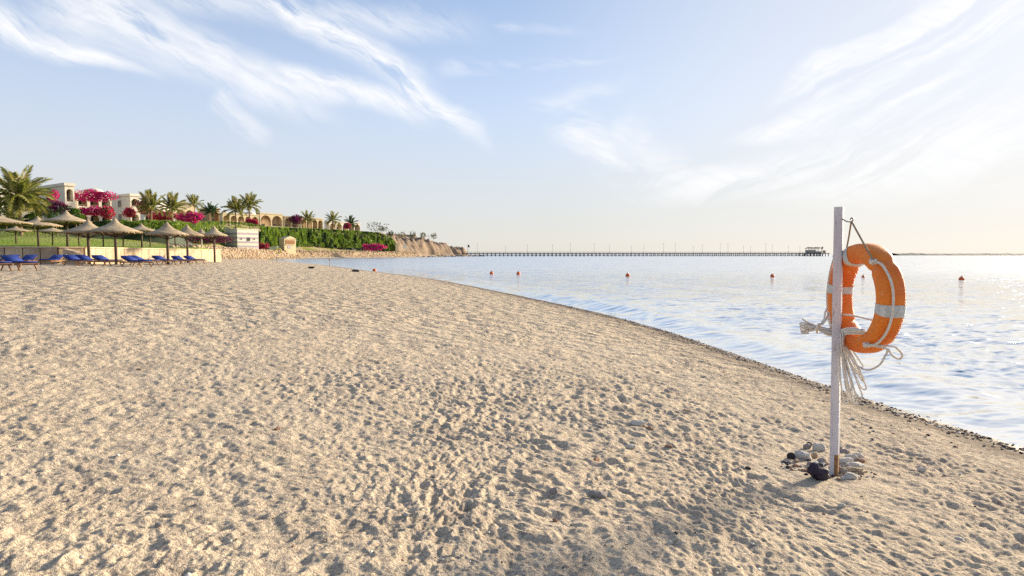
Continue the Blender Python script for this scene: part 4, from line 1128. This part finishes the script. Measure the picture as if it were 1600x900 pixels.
hw = .0275; c_ = .006
sec = [(-hw + c_, -hw), (hw - c_, -hw), (hw, -hw + c_), (hw, hw - c_), (hw - c_, hw), (-hw + c_, hw), (-hw, hw - c_), (-hw, -hw + c_)]
q = MB(); zs = [.15] + [PH * k / 24 for k in range(2, 24)] + [PH]
for i in range(len(zs) - 1):
    vs, fs = prism(sec, zs[i], zs[i + 1]); q.add(vs, fs[2:] if 0 < i < len(zs) - 2 else ([fs[0]] if i == 0 else [fs[1]]) + fs[2:])
q.build('shaft', M['white'], post)
vs, fs = prism([(.004, -hw * .8), (hw * .96, -hw * .8), (hw * .96, hw * .8), (.004, hw * .8)], -.25, .149); MB().add(vs, fs).build('foot', M['rust'], post)
vs, fs = prism([(-hw * .98, -hw * .9), (.003, -hw * .9), (.003, hw * .9), (-hw * .98, hw * .9)], -.25, .149); MB().add(vs, fs).build('painted_foot', M['white'], post)
hk = [at(1314, 340, 4.36), at(1319, 344, 4.31), at(1325, 346.5, 4.26), at(1331, 346, 4.22), at(1333, 342.5, 4.21), at(1330.5, 340.5, 4.22), at(1328.5, 343, 4.23)]
MB().tube([p - PB_ for p in spline(hk, 6)], .0042, 7).build('hook', M['hook'], post)

# ------------------------------------------------------------------ life ring
RC = at(1349, 466, 4.2)
ring = thing('life_ring', 'orange life ring with grey bands hanging beside the white post', 'life ring', RC)
R0, RH, AH = .304, .065, .075


def rp(phi, r_=R0, a=0.0):
    """ring coordinates: phi from the near side, up; a towards the seen face"""
    return Vector((-a, -cos(R(phi)) * r_, sin(R(phi)) * r_))


def ring_piece(p0, p1, grow=0.0, n=96, close=False):
    k = 18; vs = []; fs = []
    m_ = n if close else n + 1
    for i in range(m_):
        ph = p0 + (p1 - p0) * i / n
        dent = 0
        for kn in (45, -55, 128, 222): dent += .010 * math.exp(-(((ph - kn + 180) % 360 - 180) / 5.0) ** 2)
        for j in range(k):
            q = 2 * pi * j / k; e = .62
            ca, sa = cos(q), sin(q); ra = math.copysign(abs(ca) ** e, ca) * (RH + grow - dent); aa = math.copysign(abs(sa) ** e, sa) * (AH + grow - dent)
            vs.append(rp(ph, R0 + ra, aa))
    for i in range(n if close else n):
        for j in range(k): fs.append((i * k + j, i * k + (j + 1) % k, ((i + 1) % m_) * k + (j + 1) % k, ((i + 1) % m_) * k + j))
    return MB().add(vs, fs, True)


ring_piece(0, 360, 0, 120, True).build('float', M['orange'], ring)
for c0, hb in ((-9, 6), (111, 5.5), (171, 6), (249, 5.5)):
    ring_piece(c0 - hb, c0 + hb, .0022, 8).build('reflective_band', M['band'], ring)


def rope(pts, r_, name, mat, parent, n=8, off=Vector((0, 0, 0))):
    sp = spline(pts, n); return MB().tube([p - off for p in sp], r_, 7).build(name, mat, parent)


def knot(c, s_, parent, mat):
    k = [(0, -1, .2), (.8, -.2, .7), (.3, .9, .1), (-.7, .4, -.5), (-.5, -.8, .4), (.6, -.6, -.6), (.7, .6, .5), (-.6, .7, .6), (-.8, -.2, -.2), (.1, .2, -.9)]
    return MB().tube(spline([Vector(v) * s_ + c for v in k], 5), s_ * .52, 6).build('knot', mat, parent)


RR = .0078
gl1 = [rp(45, .355, .078), rp(35, .385, .060), rp(15, .392, .038), rp(-8, .388, .034), rp(-28, .388, .04), rp(-45, .382, .06), rp(-55, .352, .079)]
rope(gl1, RR, 'grab_line', M['rope'], ring); knot(rp(45, .35, .085), .017, ring, M['rope']); knot(rp(-55, .352, .085), .015, ring, M['rope'])
gl2 = [rp(128, .352, .078), rp(138, .388, .058), rp(158, .395, .045), rp(180, .395, .045), rp(203, .392, .05), rp(222, .352, .078)]
rope(gl2, RR, 'grab_line', M['rope'], ring); knot(rp(128, .35, .082), .015, ring, M['rope'])
gl3 = [rp(128, .354, .06), rp(140, .40, .02), rp(165, .405, .0), rp(190, .405, .01)]
rope(gl3, RR, 'grab_line', M['rope'], ring)
#rope([rp(45, .36, .06), rp(60, .385, .01), rp(50, .385, -.03), rp(20, .392, -.05), rp(-20, .392, -.05), rp(-50, .385, -.02), rp(-55, .36, .06)], RR * .8, 'grab_line', M['rope'], ring)
# hanging cord from the hook to both sides
hkp = at(1330.5, 347, 4.22) - RC
rope([hkp + Vector((0, 0, .004)), hkp.lerp(rp(45, .36, .085), .5), rp(46, .36, .086)], .0062, 'hanging_cord', M['cord'], ring, 4)
rope([hkp + Vector((0, .004, .004)), hkp.lerp(rp(118, .37, .03), .5), rp(118, .372, .03)], .0055, 'hanging_cord', M['cord'], ring, 4)
# cords across the opening
rope([at(1311, 421, 4.42) - RC, at(1326, 420, 4.38) - RC, at(1337, 416, 4.33) - RC], .006, 'cord', M['rope'], ring)
rope([at(1306, 492, 4.47) - RC, at(1325, 492, 4.3) - RC, at(1345, 496, 4.15) - RC, at(1362, 500, 4.02) - RC], .0065, 'cord', M['rope'], ring)
# slack loops under the ring
rope([at(1322, 541, 4.27) - RC, at(1330, 560, 4.2) - RC, at(1342, 573, 4.12) - RC, at(1357, 578, 4.05) - RC, at(1373, 571, 4.0) - RC, at(1382, 558, 3.96) - RC, at(1385, 545, 3.94) - RC, rp(-55, .352, .082)], .0065, 'slack_loop', M['rope'], ring)
rope([rp(-55, .355, .08), at(1393, 541, 3.93) - RC, at(1403, 546, 3.96) - RC, at(1410, 555, 4.0) - RC, at(1405, 561, 4.02) - RC, at(1395, 556, 4.0) - RC, at(1388, 546, 3.95) - RC], .0062, 'slack_loop', M['rope'], ring)

# ------------------------------------------------------------------ throwing line, bundled and hung on the post
BO = at(1300, 520, 4.44)
line = thing('rope_bundle', 'bundle of white throwing line tied to the post with loops hanging', 'rope', BO)
rg_ = random.Random(4)
for i in range(19):
    j = lambda s_: rg_.uniform(-s_, s_)
    e0 = at(1251 + rg_.uniform(0, 9), 500 + i * 1.15 + j(2.5), 4.52 + j(.03))
    pts = [e0, at(1266 + j(2), 506 + i * .6 + j(1.5), 4.50 + j(.02)), at(1278, 512.5 + (i - 9) * .75 * .42, 4.47 + j(.012)), at(1292, 518 + (i - 9) * .75 * .7, 4.45 + j(.012)), at(1304, 521 + (i - 9) * .75 * .8, 4.43 + j(.01))]
    if i % 2: pts += [at(1315, 519 + (i - 9) * .75 * .7, 4.33), at(1332 + j(2), 517 + (i - 9) * .75 * .75, 4.18 + j(.015)), at(1350 + j(4), 519 + (i - 9) * .75 * .55, 4.06 + j(.01))]
    else: pts += [at(1312, 527 + i * .6, 4.35 + j(.01))]
    rope(pts, .0056, 'strand', M['rope'], line, 6, BO)
# rounded bights at the loose end
for i in range(4):
    y_ = 504 + i * 4.2
    rope([at(1264, y_ + 2.5, 4.50), at(1254, y_ + .5, 4.52), at(1249.5 + i * .8, y_ + 1.6, 4.53), at(1254, y_ + 4.0, 4.51), at(1264, y_ + 4.5, 4.49)], .0056, 'strand', M['rope'], line, 6, BO)
MB().tube([p - BO for p in spline([at(1280, 506, 4.44), at(1277.5, 509, 4.425), at(1276, 514, 4.43), at(1277, 520, 4.46), at(1279, 516, 4.50), at(1281, 509, 4.49)], 6, True)], .0075, 7, closed=True).build('binding', M['rope'], line)
rope([RC + rp(190, .405, .01), at(1290, 487, 4.54), at(1288, 498, 4.52), at(1283, 506, 4.48), at(1278, 510, 4.44)], .0072, 'lead_line', M['rope'], line, 8, BO)
rope([RC + rp(222, .352, .078), at(1296, 488, 4.5), at(1291, 498, 4.49), at(1285, 507, 4.47)], .0066, 'lead_line', M['rope'], line, 8, BO)
for i, (tx, bx, by) in enumerate(((1312, 1322, 632), (1313, 1332, 629), (1314, 1345, 622), (1316, 1351, 609), (1315, 1338, 634), (1318, 1349, 596), (1317, 1343, 585), (1313, 1327, 612), (1320, 1346, 574))):
    j = lambda s_: rg_.uniform(-s_, s_); Yq = 4.30 + j(.05); dy = by - 525
    a0 = at(tx, 522 + j(3), Yq + .04); w_ = 2.6 + rg_.random() * 2.2
    mid = lambda f, sd_: at(tx + (bx - tx) * (f ** 1.25) + sd_ * w_ * min(1, f * 1.6) + 3.5 * math.sin(f * 3.1) * (.4 if i % 2 else -.2), 525 + dy * f, Yq)
    pts = [a0] + [mid(f, -1) for f in (.18, .4, .62, .82, .94)] + [at(bx, by, Yq)] + [mid(f, 1) for f in (.94, .82, .62, .4, .18)] + [at(tx + 4, 520 + j(3), Yq + .03)]
    rope(pts, .0056, 'hanging_loop', M['rope'], line, 5, BO)

# ------------------------------------------------------------------ stones heaped round the post foot
RKM = {}


def stone(label, px, py, wpx, hpx, mat, flat=.6, ang=0.0, group=None, name='stone', sink=.30, seed=None):
    p = on_sand(px, py + hpx * .42); s_ = p.y / FPX * 1.02
    sd_ = seed if seed is not None else random.randint(0, 9999)
    me = rock_mesh(name, M[mat], sd_, 2, 1.0, .26)
    me.polygons.foreach_set('use_smooth', [False] * len(me.polygons))
    o = link_me(name, me); k = wpx * s_ / 2
    k *= .92; o.scale = (k, k * .8, max(hpx * s_ / 2 * 1.0, k * .32)); o.rotation_euler = (random.uniform(-.12, .12), random.uniform(-.12, .12), ang)
    o.location = p + Vector((0, k * .3, hpx * s_ / 2 * (1 - 2 * sink)))
    return tag(o, label, 'stone', group)


rg_np = np.random.default_rng(17)
G = 'stones heaped round the post foot'
for a in (('biggest white oval stone left of the post foot', 1255, 711, 27, 16, 'stone_w'), ('small dark stone at the far left end of the heap', 1237, 712, 13, 13, 'stone_d'), ('dark grey stone behind the white oval stone', 1262, 698, 13, 11, 'stone_g'),
          ('pale grey stone directly behind the post on its left', 1281, 699, 20, 17, 'stone_w'), ('tan stone between the white oval stone and the post', 1274, 710, 14, 13, 'stone_b'), ('smallest dark pebble at the back left of the heap', 1266, 692, 9, 8, 'stone_d'),
          ('grey stone just right of the post at the back', 1311, 700, 14, 11, 'stone_g'), ('purplish brown stone behind the pale ones right of the post', 1321, 705, 16, 10, 'stone_g'), ('grey white stone in the middle of the right side', 1330, 714, 18, 12, 'stone_w'),
          ('white stone at the upper right end of the heap', 1340, 712, 16, 12, 'stone_w'), ('rust orange stone at the right end of the heap', 1346, 719, 15, 10, 'stone_r'), ('long white stone lying towards the right end', 1340, 727, 27, 10, 'stone_w'),
          ('long tan stone under the long white one', 1334, 733, 25, 9, 'stone_b'), ('flat pale stone touching the post on its right', 1319, 719, 25, 12, 'stone_w'), ('red brown stone against the right side of the post foot', 1310, 733, 12, 16, 'stone_r'),
          ('grey upright stone right of the red brown one', 1318, 735, 14, 15, 'stone_g'), ('pale grey block at the lower right of the heap', 1330, 743, 21, 13, 'stone_w'), ('grey stone just left of the post above the black rock', 1284, 719, 15, 11, 'stone_g'),
          ('small rust stone at the lower left of the heap', 1258, 734, 12, 6, 'stone_r'), ('small grey pebble between white oval and black rock', 1267, 723, 11, 8, 'stone_g'), ('dark brown pebble at the outer left edge of the white oval', 1245, 719, 9, 7, 'stone_b'), ('small tan pebble right of the pale grey block', 1346, 738, 11, 7, 'stone_b')):
    stone(*a, ang=random.uniform(-.6, .5), group=G)
p = on_sand(1284, 752)
me = rock_mesh('rock', M['lump'], 79, 3, .95, .42); o = link_me('rock', me); o.scale = (.066, .05, .074); o.location = p + Vector((0, .04, .045)); o.rotation_euler = (.2, .5, .4)
tag(o, 'purple black rock wedged against the left of the post foot', 'rock')

N = 130; a_ = rg_np.uniform(0, 6.28, N); r_ = .06 + .24 * rg_np.random(N) ** 1.2
cx_, cy_ = 2.30 + r_ * np.cos(a_) * 1.15, 4.47 + r_ * np.sin(a_) * .8
scatter('stone_chips', 'small pale and dark stone chips strewn between the heaped stones', [(a, b_, sandz(a, b_) + .004) for a, b_ in zip(cx_, cy_)], .007 + .015 * rg_np.random(N) ** 2, [M['stone_w'], M['stone_b'], M['stone_d'], M['stone_g'], M['stone_w'], M['stone_r']], 71, 1, .7)

# stones lying singly in the sand
for a in (('flat white stone cluster half buried in the middle sand', 995, 660, 24, 9, 'stone_w'), ('rust stone beside the flat white half buried stone', 1016, 667, 11, 7, 'stone_r'), ('whitish stone below the flat white half buried one', 985, 696, 15, 9, 'stone_w'),
          ('pinkish flat stone left of the post on open sand', 1046, 696, 14, 7, 'stone_r'), ('rust brown stone in the centre of the sand', 932, 716, 13, 9, 'stone_r'), ('round grey stone low in the centre of the sand', 864, 766, 14, 12, 'stone_g'),
          ('wide flat grey stone right of the round grey one', 934, 774, 27, 13, 'stone_g'), ('small pale stone left of the round grey one', 801, 772, 11, 8, 'stone_w'), ('white round pebble at lower left of the centre', 634, 806, 10, 8, 'stone_w'),
          ('pale pebble low on the right of the centre', 1047, 847, 11, 8, 'stone_w'), ('upright pale shell like stone near the bottom edge', 709, 862, 9, 14, 'stone_w'), ('dark red pebble near the bottom centre', 868, 810, 9, 7, 'stone_r'),
          ('tan stone alone below the water edge in mid sand', 1074, 639, 13, 7, 'stone_b'), ('orange tan stone left of the centre of the sand', 749, 744, 10, 7, 'stone_b'), ('rust spotted stone alone on the left sand', 432, 669, 10, 7, 'stone_r'),
          ('tiny brown stone far out on the left sand', 217, 575, 8, 5, 'stone_b'), ('white coral piece right of the heaped stones', 1442, 735, 13, 8, 'stone_w'), ('white coral piece below the heaped stones', 1316, 792, 12, 8, 'stone_w'),
          ('black pebble on the slope left of the post', 1170, 731, 9, 5, 'stone_d'), ('grey coral piece in the lower left sand', 247, 822, 13, 8, 'stone_g'), ('pale flat stone in the lower right corner', 1500, 838, 16, 8, 'stone_w')):
    stone(*a, ang=random.uniform(-1, 1), group='stones lying singly in the sand')
for lab, px, py, w_, h_ in (('dark rock at the water edge near the white pole', 555, 423, 10, 5), ('dark rock at the water edge far left of the white pole', 486, 418, 9, 4)):
    stone(lab, px, py, w_, h_, 'stone_d', name='rock', sink=.1)

# shingle along the waterline and grit in the sand
rg = np.random.default_rng(8); N = 60000
ax_ = rg.uniform(-2, 5.6, N); ay_ = 3.2 + 24 * rg.random(N) ** 1.8; dd = sdist(ax_, ay_, SHORE)
pr2 = np.exp(-((dd - .16) / .13) ** 2) + .05 * np.exp(-np.maximum(dd - .3, 0) / .5) * (dd > 0)
kq = rg.random(N) < pr2 * (dd > -.12); ax_, ay_, dd = ax_[kq], ay_[kq], dd[kq]
zq = np.array([sandz(a, b_) for a, b_ in zip(ax_, ay_)])
scatter('shingle', 'dark wet pebbles strewn along the waterline', list(zip(ax_, ay_, zq + .004)), rg.uniform(.006, .020, len(ax_)), [M['stone_d'], M['stone_b'], M['stone_g'], M['stone_d'], M['stone_w'], M['stone_r']], 51, 1, .55)
N = 2600; ang_ = rg.uniform(R(-41), R(41), N); rad_ = 2.7 + 9 * rg.random(N) ** 1.7; gx_, gy_ = rad_ * np.sin(ang_), rad_ * np.cos(ang_); dd = sdist(gx_, gy_, SHORE)
cl = vn(gx_ * 1.1, gy_ * 1.1, 5) + .5 * sst(gx_, -1, 3); kq = (dd > .5) & (rg.random(N) < .25 + .6 * np.clip(cl, 0, 1)); gx_, gy_ = gx_[kq], gy_[kq]
zq = np.array([sandz(a, b_) for a, b_ in zip(gx_, gy_)])
scatter('shell_grit', 'small pebbles and shell bits scattered in the sand', list(zip(gx_, gy_, zq + .002)), .003 + .010 * rg.random(len(gx_)) ** 2.5, [M['stone_d'], M['stone_b'], M['stone_g'], M['stone_w'], M['stone_w'], M['stone_r']], 61, 1, .55)

# ------------------------------------------------------------------ far beach posts
g = on_sand(433, 410.5); h = at(433, 385, g.y).z - g.z
o = thing('rescue_post', 'distant cream rescue post with a yellow life ring on the far sand', 'post', g); MB().tube([(0, 0, -.3), (0, 0, h)], .06, 7).build('pole', M['polew'], o)
MB().box((0, 0, h), (.3, .06, .12)).build('crossbar', M['polew'], o)
o2 = MB().tube([(.0 + .34 * cos(q), -.09, .36 * sin(q)) for q in np.linspace(0, 2 * pi, 25)[:-1]], .075, 8, closed=True).build('life_ring', M['yellow']); o2.location = g + Vector((.28, 0, h - .62)); tag(o2, 'distant yellow life ring on the cream rescue post', 'life ring')
g = on_sand(515, 418); h = at(515, 403.5, g.y).z - g.z
o = thing('marker_pole', 'white marker pole standing at the far water edge', 'pole', g); MB().tube([(0, 0, -.3), (.02, 0, h)], .045, 7).build('pole', M['polew'], o); MB().box((.02, 0, h - .15), (.20, .03, .3)).build('plate', M['white'], o)
a = at(497, 388, 288)
o = thing('goal_frame', 'small white frame on the grass below the long hedge', 'frame', a); h = 1.7
for q in (-.55, .55): MB().box((q, 0, h / 2 - .3), (.16, .12, h + .6)).build('upright', M['hut'], o)
MB().box((0, 0, h - .08), (.94, .11, .16)).build('crossbar', M['hut'], o)
